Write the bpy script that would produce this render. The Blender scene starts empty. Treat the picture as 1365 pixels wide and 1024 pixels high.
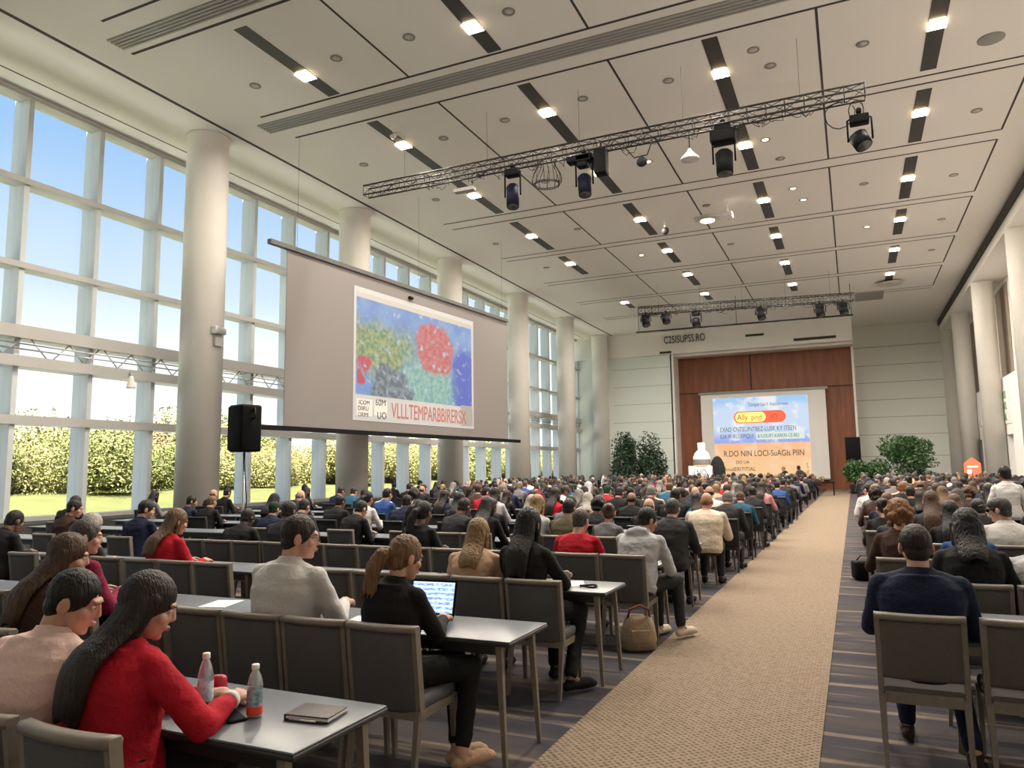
import bpy, bmesh, math, random
import numpy as np
from mathutils import Vector, Matrix, Euler, noise
PI = math.pi
random.seed(11)
sc = bpy.context.scene
COL = sc.collection
K = 1.08            # room scale
CAMH = 1.7
ZC = 12.13          # ceiling height
V = Vector

# ------------------------------------------------------------------ materials
def mat(name, col, rough=.6, metal=0., spec=.5, noise_amt=0., noise_scale=8., bump=0., bump_scale=40., emit=None, estr=0., stretch=None, col2=None, coat=0.):
    m = bpy.data.materials.new(name); m.use_nodes = True
    nt = m.node_tree; b = nt.nodes['Principled BSDF']
    c = tuple(col) + (1,)
    b.inputs['Base Color'].default_value = c
    b.inputs['Roughness'].default_value = rough
    b.inputs['Metallic'].default_value = metal
    b.inputs['Specular IOR Level'].default_value = spec
    if coat: b.inputs['Coat Weight'].default_value = coat
    if noise_amt or bump or col2:
        tc = nt.nodes.new('ShaderNodeTexCoord'); mp = nt.nodes.new('ShaderNodeMapping')
        nt.links.new(tc.outputs['Object'], mp.inputs['Vector'])
        if stretch: mp.inputs['Scale'].default_value = stretch
        if noise_amt or col2:
            n = nt.nodes.new('ShaderNodeTexNoise'); n.inputs['Scale'].default_value = noise_scale; n.inputs['Detail'].default_value = 3
            nt.links.new(mp.outputs[0], n.inputs['Vector'])
            r = nt.nodes.new('ShaderNodeMapRange'); r.inputs[1].default_value = .3; r.inputs[2].default_value = .7
            nt.links.new(n.outputs['Fac'], r.inputs[0])
            mx = nt.nodes.new('ShaderNodeMix'); mx.data_type = 'RGBA'
            mx.inputs[6].default_value = c
            mx.inputs[7].default_value = tuple(col2) + (1,) if col2 else tuple(x * (1 - noise_amt) for x in col) + (1,)
            nt.links.new(r.outputs[0], mx.inputs[0]); nt.links.new(mx.outputs[2], b.inputs['Base Color'])
        if bump:
            n2 = nt.nodes.new('ShaderNodeTexNoise'); n2.inputs['Scale'].default_value = bump_scale; n2.inputs['Detail'].default_value = 2
            nt.links.new(mp.outputs[0], n2.inputs['Vector'])
            bp = nt.nodes.new('ShaderNodeBump'); bp.inputs['Strength'].default_value = bump; bp.inputs['Distance'].default_value = .02
            nt.links.new(n2.outputs['Fac'], bp.inputs['Height']); nt.links.new(bp.outputs[0], b.inputs['Normal'])
    if emit:
        b.inputs['Emission Color'].default_value = tuple(emit) + (1,)
        b.inputs['Emission Strength'].default_value = estr
    return m

M = {}
M['ceil'] = mat('ceiling_paint', (.86, .83, .78), .8)
M['joint'] = mat('shadow_joint', (.05, .045, .04), .8)
M['white'] = mat('white_paint', (.84, .82, .78), .7)
M['colwhite'] = mat('column_paint', (.80, .77, .71), .6, noise_amt=.05, noise_scale=1.5)
M['greenwhite'] = mat('pale_green_panel', (.76, .81, .76), .55)
M['greywall'] = mat('grey_panel', (.84, .86, .81), .6)
M['mull'] = mat('aluminium_white', (.58, .61, .62), .45)
M['transom'] = mat('transom_grey', (.44, .43, .41), .5)
M['slot'] = mat('slot_dark', (.045, .042, .038), .5)
M['black'] = mat('black_metal', (.007, .007, .008), .6, spec=.07)
M['truss'] = mat('truss_steel', (.022, .021, .020), .6, spec=.15)
M['navycan'] = mat('lamp_can_dark', (.006, .007, .016), .6, spec=.08)
M['steel'] = mat('steel', (.55, .55, .55), .35, metal=.8)
M['grille'] = mat('grille_grey', (.30, .29, .27), .6)
M['lamp'] = mat('lamp_glow', (1, .9, .7), .5, emit=(1, .72, .40), estr=14)
M['dlglow'] = mat('downlight_glow', (1, .9, .7), .5, emit=(1, .75, .45), estr=6)
M['dlring'] = mat('downlight_ring', (.30, .28, .25), .5)
M['dlensoff'] = mat('downlight_lens', (.55, .53, .50), .3)
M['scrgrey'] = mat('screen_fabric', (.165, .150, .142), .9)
M['scrwhite'] = mat('screen_white', (.80, .77, .75), .9)
M['scrborder'] = mat('slide_border', (.28, .28, .28), .9, emit=(.9, .85, .85), estr=.12)
M['fabric'] = mat('chair_fabric', (.105, .103, .107), .95, noise_amt=.3, noise_scale=220, bump=.25, bump_scale=260)
M['fabric2'] = mat('chair_fabric_warm', (.125, .115, .10), .95, noise_amt=.3, noise_scale=220, bump=.25, bump_scale=260)
M['frame'] = mat('chair_frame_taupe', (.215, .185, .15), .5, noise_amt=.15, noise_scale=30)
M['bandgrey'] = mat('band_grey', (.40, .40, .40), .8)
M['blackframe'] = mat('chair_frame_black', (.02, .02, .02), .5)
M['tabtop'] = mat('laminate_grey', (.135, .15, .175), .30, noise_amt=.06, noise_scale=60)
M['tabedge'] = mat('table_edge_black', (.02, .02, .02), .5)
M['paper'] = mat('paper', (.80, .80, .80), .7)
M['cloth'] = mat('white_cloth', (.75, .74, .72), .8)
M['plastic'] = mat('clear_plastic', (.9, .93, .95), .06)
M['cap'] = mat('bottle_cap_white', (.85, .84, .80), .4)
M['labelblue'] = mat('bottle_label_blue', (.32, .58, .78), .4, col2=(.85, .9, .95), noise_scale=60)
M['labeldark'] = mat('bottle_label_dark', (.08, .11, .15), .4, col2=(.45, .65, .75), noise_scale=50)
M['labelred'] = mat('bottle_label_red', (.75, .06, .03), .4)
M['leather'] = mat('notebook_leather', (.06, .045, .036), .45, bump=.2, bump_scale=120)
M['bagbeige'] = mat('bag_canvas', (.42, .31, .20), .8, noise_amt=.25, noise_scale=12, bump=.3, bump_scale=60)
M['strap'] = mat('bag_strap', (.16, .05, .03), .6)
M['redplastic'] = mat('red_plastic', (.45, .02, .05), .35)
M['wood'] = mat('mahogany_panel', (.26, .082, .030), .5, col2=(.17, .050, .018), noise_scale=3, stretch=(1, 1, .12))
M['woodj'] = mat('panel_joint', (.03, .012, .006), .6)
M['leaf'] = mat('dark_leaf', (.022, .058, .022), .5, noise_amt=.5, noise_scale=3)
M['leafb'] = mat('mid_leaf', (.04, .12, .025), .5, noise_amt=.5, noise_scale=3)
M['trunk'] = mat('bark', (.10, .07, .05), .9)
M['pot'] = mat('planter_dark', (.03, .03, .03), .5)
M['grass'] = mat('lawn', (.088, .094, .020), .95, col2=(.125, .118, .036), noise_scale=.7, bump=.6, bump_scale=6)
M['bounce_ground'] = mat('pale_bounce', (.76, .75, .73), .8, noise_amt=.05, noise_scale=1)  # pale reflector colour for the added ground below the sills
M['bushY'] = mat('yellow_green_leaf', (.23, .22, .07), .8, col2=(.36, .31, .14), noise_scale=1.2)
M['bushG'] = mat('green_leaf', (.15, .175, .05), .8, col2=(.28, .26, .10), noise_scale=1.2)
M['bushR'] = mat('russet_leaf', (.33, .21, .12), .8, col2=(.31, .27, .12), noise_scale=1.2)
M['door'] = mat('door_dark', (.10, .10, .095), .5)
M['doorpale'] = mat('door_pale', (.50, .54, .52), .5)
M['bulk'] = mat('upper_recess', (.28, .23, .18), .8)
M['eyew'] = mat('eye_white', (.75, .73, .70), .3)
M['eyed'] = mat('eye_dark', (.02, .015, .01), .3)
M['lip'] = mat('lip', (.40, .14, .12), .5)
M['lens'] = mat('spectacle_frame', (.03, .025, .02), .3)
M['ink'] = mat('ink_dark', (.03, .03, .04), .7)
M['inkteal'] = mat('ink_teal', (.06, .16, .20), .7)
M['inkred'] = mat('ink_red', (.25, .07, .05), .7, emit=(.40, .12, .08), estr=.3)
M['inkgreen'] = mat('ink_green', (.10, .26, .10), .7)
M['glow'] = mat('lit_bottle', (1, .9, .7), .4, emit=(1, .62, .32), estr=.55)
M['litpanel'] = mat('lit_lectern_front', (1, 1, 1), .5, emit=(1, .95, .88), estr=.30)
M['redsign'] = mat('red_lit_sign', (.8, .1, .05), .5, emit=(1, .16, .08), estr=.8)
M['lcd'] = None

def nodes_of(name):
    m = bpy.data.materials.new(name); m.use_nodes = True
    return m, m.node_tree, m.node_tree.nodes['Principled BSDF']

def math_node(nt, op, a, b=None):
    n = nt.nodes.new('ShaderNodeMath'); n.operation = op
    for i, x in enumerate((a, b)):
        if x is None: continue
        if isinstance(x, (int, float)): n.inputs[i].default_value = x
        else: nt.links.new(x, n.inputs[i])
    return n.outputs[0]

def mixc(nt, fac, a, b):
    n = nt.nodes.new('ShaderNodeMix'); n.data_type = 'RGBA'
    for i, x in ((0, fac), (6, a), (7, b)):
        if isinstance(x, tuple): n.inputs[i].default_value = x + (1,) if len(x) == 3 else x
        elif isinstance(x, (int, float)): n.inputs[i].default_value = x
        else: nt.links.new(x, n.inputs[i])
    return n.outputs[2]

def sstep(nt, x, a, b):
    n = nt.nodes.new('ShaderNodeMapRange'); n.interpolation_type = 'SMOOTHSTEP'
    n.inputs[1].default_value = a; n.inputs[2].default_value = b
    nt.links.new(x, n.inputs[0]); return n.outputs[0]

def objcoords(nt, warp=0., wscale=2.):
    tc = nt.nodes.new('ShaderNodeTexCoord'); v = tc.outputs['Object']
    if warp:
        n = nt.nodes.new('ShaderNodeTexNoise'); n.inputs['Scale'].default_value = wscale; n.inputs['Detail'].default_value = 5
        nt.links.new(v, n.inputs['Vector'])
        s = nt.nodes.new('ShaderNodeVectorMath'); s.operation = 'SUBTRACT'; nt.links.new(n.outputs['Color'], s.inputs[0]); s.inputs[1].default_value = (.5, .5, .5)
        sc_ = nt.nodes.new('ShaderNodeVectorMath'); sc_.operation = 'SCALE'; nt.links.new(s.outputs[0], sc_.inputs[0]); sc_.inputs['Scale'].default_value = warp
        a = nt.nodes.new('ShaderNodeVectorMath'); a.operation = 'ADD'; nt.links.new(v, a.inputs[0]); nt.links.new(sc_.outputs[0], a.inputs[1]); v = a.outputs[0]
    sp = nt.nodes.new('ShaderNodeSeparateXYZ'); nt.links.new(v, sp.inputs[0])
    return v, sp.outputs[0], sp.outputs[1], sp.outputs[2]

def noise_fac(nt, v, scale, detail=4, sx=None):
    n = nt.nodes.new('ShaderNodeTexNoise'); n.inputs['Scale'].default_value = scale; n.inputs['Detail'].default_value = detail
    if sx:
        mp = nt.nodes.new('ShaderNodeMapping'); mp.inputs['Scale'].default_value = sx
        nt.links.new(v, mp.inputs['Vector']); v = mp.outputs[0]
    nt.links.new(v, n.inputs['Vector']); return n.outputs['Fac']

# dark blue grey floor carpet with pale streaks running across
m, nt, b = nodes_of('streaked_carpet'); v, x, y, z = objcoords(nt)
f1 = noise_fac(nt, v, 1.0, 5, (.55, 6.5, 1)); f2 = noise_fac(nt, v, 1.0, 3, (.35, 2.2, 1)); f3 = noise_fac(nt, v, 90, 2)
c = mixc(nt, sstep(nt, f2, .35, .65), (.038, .036, .047), (.066, .056, .054))
c = mixc(nt, sstep(nt, f1, .54, .64), c, (.20, .16, .125))
f4 = noise_fac(nt, v, 1.0, 4, (.6, 7.0, 1)); c = mixc(nt, sstep(nt, f4, .58, .70), c, (.020, .020, .036))
c = mixc(nt, math_node(nt, 'MULTIPLY', f3, .25), c, (.02, .02, .025))
nt.links.new(c, b.inputs['Base Color']); b.inputs['Roughness'].default_value = .95; b.inputs['Specular IOR Level'].default_value = .2
M['carpet'] = m
# beige basket-woven aisle runner
m, nt, b = nodes_of('woven_runner'); v, x, y, z = objcoords(nt)
wx = math_node(nt, 'SINE', math_node(nt, 'MULTIPLY', x, 2 * PI / .052)); wy = math_node(nt, 'SINE', math_node(nt, 'MULTIPLY', y, 2 * PI / .052))
w = math_node(nt, 'MULTIPLY', wx, wy); n1 = noise_fac(nt, v, 26, 3); n2 = noise_fac(nt, v, .8, 2)
wv = math_node(nt, 'ADD', w, math_node(nt, 'MULTIPLY', math_node(nt, 'SUBTRACT', n1, .5), 2.5))
c = mixc(nt, sstep(nt, wv, -.2, .9), (.26, .20, .145), (.105, .076, .052))
c = mixc(nt, math_node(nt, 'MULTIPLY', n2, .3), c, (.185, .145, .108))
nt.links.new(c, b.inputs['Base Color']); b.inputs['Roughness'].default_value = .95; b.inputs['Specular IOR Level'].default_value = .15
bp = nt.nodes.new('ShaderNodeBump'); bp.inputs['Strength'].default_value = .5; bp.inputs['Distance'].default_value = .006; bp.invert = True
nt.links.new(wv, bp.inputs['Height']); nt.links.new(bp.outputs[0], b.inputs['Normal'])
M['runner'] = m
# window glass: thin, see-through
m = bpy.data.materials.new('window_glass'); m.use_nodes = True; nt = m.node_tree; nt.nodes.clear()
o = nt.nodes.new('ShaderNodeOutputMaterial'); t = nt.nodes.new('ShaderNodeBsdfTransparent'); g = nt.nodes.new('ShaderNodeBsdfGlossy'); mx = nt.nodes.new('ShaderNodeMixShader')
t.inputs[0].default_value = (.95, .98, .97, 1); g.inputs['Roughness'].default_value = .35; mx.inputs[0].default_value = .008
nt.links.new(t.outputs[0], mx.inputs[1]); nt.links.new(g.outputs[0], mx.inputs[2]); nt.links.new(mx.outputs[0], o.inputs[0]); M['glass'] = m
m = m.copy(); m.name = 'bottle_plastic'; m.node_tree.nodes['Mix Shader'].inputs[0].default_value = .24; m.node_tree.nodes['Glossy BSDF'].inputs['Roughness'].default_value = .25; nt = m.node_tree; df = nt.nodes.new('ShaderNodeBsdfDiffuse'); df.inputs[0].default_value = (.75, .85, .95, 1); m2 = nt.nodes.new('ShaderNodeMixShader'); m2.inputs[0].default_value = .16; nt.links.new(nt.nodes['Mix Shader'].outputs[0], m2.inputs[1]); nt.links.new(df.outputs[0], m2.inputs[2]); nt.links.new(m2.outputs[0], nt.nodes['Material Output'].inputs[0]); M['plastic'] = m

# projected abstract painting (object space: x 0..7.16, y 0..3.3)
m, nt, b = nodes_of('projected_painting'); v, x, y, z = objcoords(nt, 1.5, .9); v0, x0, y0, z0 = objcoords(nt)
big = noise_fac(nt, v0, .9, 6); fine = noise_fac(nt, v0, 5, 6)
c = mixc(nt, sstep(nt, big, .3, .7), (.16, .34, .80), (.32, .52, .86))
def blob(cx, cy, rx, ry, soft=.25):
    dx = math_node(nt, 'DIVIDE', math_node(nt, 'SUBTRACT', x, cx), rx); dy = math_node(nt, 'DIVIDE', math_node(nt, 'SUBTRACT', y, cy), ry)
    d = math_node(nt, 'SQRT', math_node(nt, 'ADD', math_node(nt, 'MULTIPLY', dx, dx), math_node(nt, 'MULTIPLY', dy, dy)))
    return sstep(nt, d, 1 + soft, 1 - soft)
c = mixc(nt, blob(1.3, 1.7, 1.9, .95, .4), c, mixc(nt, sstep(nt, fine, .35, .65), (.12, .30, .16), (.52, .55, .18)))
c = mixc(nt, blob(6.6, .9, .9, 1.6), c, (.06, .13, .68))
c = mixc(nt, blob(4.2, .6, 1.7, 1.15, .3), c, mixc(nt, sstep(nt, fine, .35, .65), (.18, .50, .48), (.42, .68, .55)))
c = mixc(nt, blob(1.9, .1, 1.25, 1.0, .08), c, mixc(nt, sstep(nt, fine, .4, .6), (.10, .15, .19), (.26, .33, .38)))
c = mixc(nt, blob(4.6, 2.05, 1.25, 1.05, .12), c, mixc(nt, sstep(nt, fine, .35, .7), (.70, .10, .14), (.80, .26, .22)))
c = mixc(nt, blob(.45, 1.05, .38, .24, .2), c, (.75, .04, .10)); c = mixc(nt, blob(.2, .55, .22, .26, .2), c, (.70, .04, .08))
c = mixc(nt, sstep(nt, noise_fac(nt, v0, 3.2, 8), .55, .72), c, (.58, .70, .80))
b.inputs['Base Color'].default_value = (.04, .04, .04, 1); b.inputs['Roughness'].default_value = .9
nt.links.new(c, b.inputs['Emission Color']); b.inputs['Emission Strength'].default_value = .46
M['painting'] = m
# right slide (object space x 0..6.6, y 0..5.85)
m, nt, b = nodes_of('projected_slide'); v, x, y, z = objcoords(nt)
up = sstep(nt, y, 2.46, 2.50); n1 = noise_fac(nt, v, .8, 3)
blue = mixc(nt, sstep(nt, y, 2.5, 3.6), (.30, .40, .92), (.62, .75, .96))
blue = mixc(nt, sstep(nt, y, 5.0, 5.7), blue, (.35, .62, .95)); blue = mixc(nt, sstep(nt, n1, .5, .62), blue, (.85, .90, .98))
org = mixc(nt, sstep(nt, y, 0., 2.4), (1., .62, .30), (1., .52, .26)); org = mixc(nt, sstep(nt, n1, .45, .7), org, (1., .70, .42))
nt.links.new(mixc(nt, up, org, blue), b.inputs['Emission Color']); b.inputs['Emission Strength'].default_value = .62
b.inputs['Base Color'].default_value = (.06, .06, .06, 1); M['slide'] = m
M['pillred'] = mat('slide_pill_red', (.3, .05, .03), .9, emit=(1, .12, .06), estr=.8)
M['pillyel'] = mat('slide_pill_yellow', (.3, .2, .05), .9, emit=(1, .72, .20), estr=.9)
# laptop page
m, nt, b = nodes_of('laptop_page'); v, x, y, z = objcoords(nt)
ln = math_node(nt, 'SINE', math_node(nt, 'MULTIPLY', z, 210)); n1 = noise_fac(nt, v, 30, 2, (1, 1, 3))
c = mixc(nt, sstep(nt, n1, .45, .55), (.55, .75, 1.), (.16, .35, .85)); c = mixc(nt, sstep(nt, ln, .2, .5), c, (.8, .9, 1.))
nt.links.new(c, b.inputs['Emission Color']); b.inputs['Emission Strength'].default_value = .9; b.inputs['Base Color'].default_value = (.02, .02, .02, 1); M['lcd'] = m

SKIN = [mat('skin_light', (.56, .31, .22), .55, noise_amt=.12, noise_scale=12), mat('skin_tan', (.42, .21, .14), .55, noise_amt=.12, noise_scale=12),
        mat('skin_brown', (.20, .10, .065), .55, noise_amt=.12, noise_scale=12), mat('skin_dark', (.07, .036, .026), .5, noise_amt=.12, noise_scale=12)]
def hairmat(n, c): return mat(n, c, .48, bump=.6, bump_scale=28, stretch=(5, 5, .5), noise_scale=20, noise_amt=.5, spec=.35)
HAIR = {'black': hairmat('hair_black', (.010, .008, .007)), 'dark brown': hairmat('hair_dark_brown', (.024, .014, .010)), 'brown': hairmat('hair_brown', (.085, .042, .020)),
        'light brown': hairmat('hair_light_brown', (.16, .090, .045)), 'blond': hairmat('hair_blond', (.34, .21, .095)), 'auburn': hairmat('hair_auburn', (.25, .105, .036)), 'golden brown': hairmat('hair_golden_brown', (.23, .125, .055)), 'grey': hairmat('hair_grey', (.24, .22, .20)),
        'white': hairmat('hair_white', (.48, .44, .38)), 'dark grey': hairmat('hair_dark_grey', (.07, .062, .056))}
def clo(n, c, na=.2): return mat('cloth_' + n.replace(' ', '_'), c, .85, noise_amt=na, noise_scale=9, bump=.25, bump_scale=55, spec=.25)
CL = {'black': clo('black', (.010, .010, .011)), 'charcoal': clo('charcoal', (.030, .030, .033)), 'navy': clo('navy', (.010, .015, .042)), 'grey': clo('grey', (.15, .15, .16)),
      'light grey': clo('light grey', (.46, .46, .48)), 'white': clo('white', (.62, .60, .58), .08), 'red': clo('red', (.44, .008, .022)), 'maroon': clo('maroon', (.21, .008, .042)), 'pink': clo('pink', (.55, .25, .27)),
      'pale pink': clo('pale pink', (.80, .58, .52), .06), 'beige': clo('beige', (.58, .38, .24)), 'brown': clo('brown', (.055, .028, .020)), 'teal': clo('teal', (.02, .09, .15)), 'blue': clo('blue', (.03, .08, .26)),
      'olive': clo('olive', (.10, .09, .05)), 'cream': clo('cream', (.66, .56, .44)), 'dark green': clo('dark green', (.015, .04, .025)), 'silver': clo('silver', (.58, .57, .55), .08)}

# ------------------------------------------------------------------ mesh builder
class MB:
    def __init__(s): s.v = []; s.f = []; s.mi = []; s.sm = []
    def add(s, vs, fs, mi=0, sm=False):
        o = len(s.v); s.v += [tuple(p) for p in vs]
        for f in fs: s.f.append(tuple(i + o for i in f)); s.mi.append(mi); s.sm.append(sm)
    def box(s, c, d, mi=0, R=None):
        x, y, z = d[0] / 2, d[1] / 2, d[2] / 2; c = V(c)
        P = [V(p) for p in ((-x, -y, -z), (x, -y, -z), (x, y, -z), (-x, y, -z), (-x, -y, z), (x, -y, z), (x, y, z), (-x, y, z))]
        if R is not None: P = [R @ p for p in P]
        s.add([c + p for p in P], [(0, 3, 2, 1), (4, 5, 6, 7), (0, 1, 5, 4), (1, 2, 6, 5), (2, 3, 7, 6), (3, 0, 4, 7)], mi)
    def bx(s, x0, x1, y0, y1, z0, z1, mi=0): s.box(((x0 + x1) / 2, (y0 + y1) / 2, (z0 + z1) / 2), (abs(x1 - x0), abs(y1 - y0), abs(z1 - z0)), mi)
    def rbox(s, c, d, r=.02, mi=0, R=None, seg=3):     # rounded box
        bm = bmesh.new(); bmesh.ops.create_cube(bm, size=1)
        for q in bm.verts: q.co = V((q.co.x * d[0], q.co.y * d[1], q.co.z * d[2]))
        bmesh.ops.bevel(bm, geom=bm.edges[:], offset=min(r, min(d) * .49), segments=seg, affect='EDGES', profile=.5)
        bm.verts.ensure_lookup_table(); bm.verts.index_update()
        P = [(R @ q.co if R is not None else q.co) + V(c) for q in bm.verts]
        s.add(P, [tuple(q.index for q in f.verts) for f in bm.faces], mi, True); bm.free()
    def bar(s, p0, p1, w, h, mi=0, up=(0, 0, 1)):
        p0, p1 = V(p0), V(p1); d = (p1 - p0); L = d.length; d.normalize(); u = V(up)
        if abs(d.dot(u)) > .98: u = V((0, 1, 0))
        a = d.cross(u).normalized(); b = a.cross(d)
        P = []
        for p in (p0, p1):
            for i, j in ((-1, -1), (1, -1), (1, 1), (-1, 1)): P.append(p + a * (i * w / 2) + b * (j * h / 2))
        s.add(P, [(0, 1, 2, 3), (7, 6, 5, 4), (0, 4, 5, 1), (1, 5, 6, 2), (2, 6, 7, 3), (3, 7, 4, 0)], mi)
    def rings(s, R, mi=0, cap=True, sm=True):
        n = len(R[0]); vs = [p for r in R for p in r]; fs = []
        for k in range(len(R) - 1):
            for i in range(n): j = (i + 1) % n; fs.append((k * n + i, k * n + j, (k + 1) * n + j, (k + 1) * n + i))
        if cap: fs.append(tuple(range(n - 1, -1, -1))); fs.append(tuple((len(R) - 1) * n + i for i in range(n)))
        s.add(vs, fs, mi, sm)
    def cyl(s, p0, p1, r0, r1=None, n=12, mi=0, cap=True, sm=True):
        r1 = r0 if r1 is None else r1; p0, p1 = V(p0), V(p1); d = (p1 - p0).normalized(); u = V((0, 0, 1)) if abs(d.z) < .95 else V((1, 0, 0))
        a = d.cross(u).normalized(); b = d.cross(a)
        s.rings([[p + (a * math.cos(2 * PI * i / n) + b * math.sin(2 * PI * i / n)) * r for i in range(n)] for p, r in ((p0, r0), (p1, r1))], mi, cap, sm)
    def tube(s, pts, r, n=8, mi=0):
        pts = [V(p) for p in pts]; R = []; a = None
        for k, p in enumerate(pts):
            d = (pts[min(k + 1, len(pts) - 1)] - pts[max(k - 1, 0)]).normalized()
            if a is None: a = d.cross(V((0, 0, 1)) if abs(d.z) < .9 else V((1, 0, 0))).normalized()
            a = (a - d * a.dot(d)).normalized(); b = d.cross(a); rr = r[k] if isinstance(r, (list, tuple)) else r
            R.append([p + (a * math.cos(2 * PI * i / n) + b * math.sin(2 * PI * i / n)) * rr for i in range(n)])
        s.rings(R, mi)
    def lathe(s, prof, c=(0, 0, 0), n=20, mi=0):
        c = V(c); s.rings([[c + V((r * math.cos(2 * PI * i / n), r * math.sin(2 * PI * i / n), z)) for i in range(n)] for r, z in prof], mi)
    def ell(s, c, r, R=None, mi=0, nu=16, nv=10):
        c = V(c); P = [V((0, 0, r[2]))]
        for j in range(1, nv):
            t = PI * j / nv
            for i in range(nu): P.append(V((r[0] * math.sin(t) * math.cos(2 * PI * i / nu), r[1] * math.sin(t) * math.sin(2 * PI * i / nu), r[2] * math.cos(t))))
        P.append(V((0, 0, -r[2]))); L = len(P) - 1
        if R is not None: P = [R @ p for p in P]
        F = [(0, 1 + i, 1 + (i + 1) % nu) for i in range(nu)]
        for j in range(nv - 2):
            for i in range(nu): a = 1 + j * nu; k = (i + 1) % nu; F.append((a + i, a + nu + i, a + nu + k, a + k))
        a = 1 + (nv - 2) * nu; F += [(a + i, L, a + (i + 1) % nu) for i in range(nu)]
        s.add([c + p for p in P], F, mi, True)
    def cap(s, p0, r0, p1, r1, n=12, mi=0):             # tapered capsule
        p0, p1 = V(p0), V(p1); d = p1 - p0; L = d.length; d = d / L if L > 1e-6 else V((0, 0, 1))
        u = V((0, 0, 1)) if abs(d.z) < .95 else V((1, 0, 0)); a = d.cross(u).normalized(); b = d.cross(a); R = []
        for t in (-1.35, -.9, -.45, 0): R.append((p0 + d * (r0 * math.sin(t)), r0 * math.cos(t)))
        for t in (0, .45, .9, 1.35): R.append((p1 + d * (r1 * math.sin(t)), r1 * math.cos(t)))
        s.rings([[p + (a * math.cos(2 * PI * i / n) + b * math.sin(2 * PI * i / n)) * r for i in range(n)] for p, r in R], mi)
    def mesh(s, name, mats):
        me = bpy.data.meshes.new(name); me.from_pydata(s.v, [], s.f)
        for q in mats: me.materials.append(q)
        me.polygons.foreach_set('material_index', s.mi); me.polygons.foreach_set('use_smooth', s.sm); me.update(); return me
    def build(s, name, mats, parent=None, loc=None, rz=0):
        if not isinstance(mats, (list, tuple)): mats = [mats]
        return link(name, s.mesh(name, mats), parent, loc, rz)

def link(name, me, parent=None, loc=None, rz=0):
    o = bpy.data.objects.new(name, me); COL.objects.link(o)
    if parent is not None: o.parent = parent
    if loc is not None: o.location = loc
    o.rotation_euler.z = rz; return o
def tag(o, label=None, cat=None, group=None, kind=None):
    if label: o['label'] = label
    if cat: o['category'] = cat
    if group: o['group'] = group
    if kind: o['kind'] = kind
    return o
def empty(name, label, cat, loc=(0, 0, 0), rz=0, group=None):
    o = bpy.data.objects.new(name, None); COL.objects.link(o); o.location = loc; o.rotation_euler.z = rz; o.empty_display_size = .1
    return tag(o, label, cat, group)
def structure(o): o['kind'] = 'structure'; return o
def copy_tree(o, parent=None):
    c = o.copy(); COL.objects.link(c)
    if parent is not None: c.parent = parent
    for ch in o.children: copy_tree(ch, c)
    return c
ORD = ['', 'first', 'second', 'third', 'fourth', 'fifth', 'sixth', 'seventh', 'eighth', 'ninth', 'tenth', 'eleventh', 'twelfth', 'thirteenth', 'fourteenth', 'fifteenth', 'sixteenth', 'seventeenth', 'eighteenth', 'nineteenth', 'twentieth']
TENS = ['', '', 'twenty', 'thirty', 'forty']
def ordn(n):
    if n <= 20: return ORD[n]
    return TENS[n // 10] + ('-' + ORD[n % 10] if n % 10 else 'ieth'[4:])
TXT = bpy.data.scenes.new('lettering')
def text(name, s, size, m, parent, loc, rot, align='LEFT', ext=.004, sx=1.):
    cu0 = bpy.data.curves.new('t', 'FONT'); cu0.body = s; cu0.size = size; cu0.extrude = ext; cu0.resolution_u = 4
    o0 = bpy.data.objects.new('t', cu0); TXT.collection.objects.link(o0); TXT.view_layers[0].update(); dg = TXT.view_layers[0].depsgraph
    me = bpy.data.meshes.new_from_object(o0.evaluated_get(dg), depsgraph=dg); bpy.data.objects.remove(o0); bpy.data.curves.remove(cu0); me.materials.clear(); me.materials.append(m)
    o = link(name, me, parent, loc); o.rotation_euler = rot; o.scale = (sx, 1, 1); return o
# ------------------------------------------------------------------ camera, world, sun
cam = bpy.data.cameras.new('camera'); co = bpy.data.objects.new('camera', cam); COL.objects.link(co)
f_px = 987.; cam.sensor_width = 36; cam.sensor_fit = 'HORIZONTAL'; cam.lens = f_px * 36 / 1365; cam.clip_end = 600; cam.clip_start = .05
def cv(u, v): return V(((u - 682.5) / f_px, -(v - 512) / f_px, -1))
dY = cv(1138, 620).normalized(); t = cv(-1490, 655).normalized(); t = (t - dY * t.dot(dY)).normalized(); dX = -t; dZ = dX.cross(dY)
co.matrix_world = Matrix.Translation((0, 0, CAMH)) @ Matrix((dX, dY, dZ)).to_4x4()
sc.camera = co
sc.view_settings.view_transform = 'Standard'; sc.view_settings.look = 'None'; sc.view_settings.gamma = 1; sc.view_settings.exposure = 0.52
sc.view_settings.use_curve_mapping = False
try: sc.cycles.use_denoising = True; sc.cycles.max_bounces = 8; sc.cycles.diffuse_bounces = 7; sc.cycles.transparent_max_bounces = 12; sc.cycles.caustics_reflective = False; sc.cycles.caustics_refractive = False
except Exception: pass
w = bpy.data.worlds.new('sky'); sc.world = w; w.use_nodes = True; nt = w.node_tree; bg = nt.nodes['Background']
tc = nt.nodes.new('ShaderNodeTexCoord'); sp = nt.nodes.new('ShaderNodeSeparateXYZ'); nt.links.new(tc.outputs['Generated'], sp.inputs[0])
cr = nt.nodes.new('ShaderNodeValToRGB'); nt.links.new(sp.outputs[2], cr.inputs[0]); e = cr.color_ramp.elements
e[0].position = 0.; e[0].color = (1.5, 1.48, 1.45, 1); e[1].position = 1.; e[1].color = (.16, .36, .86, 1)
for p, c_ in ((.12, (1.25, 1.27, 1.3, 1)), (.22, (.74, .86, 1.04, 1)), (.38, (.40, .62, .98, 1)), (.6, (.25, .48, .92, 1))): q = e.new(p); q.color = c_
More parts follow.
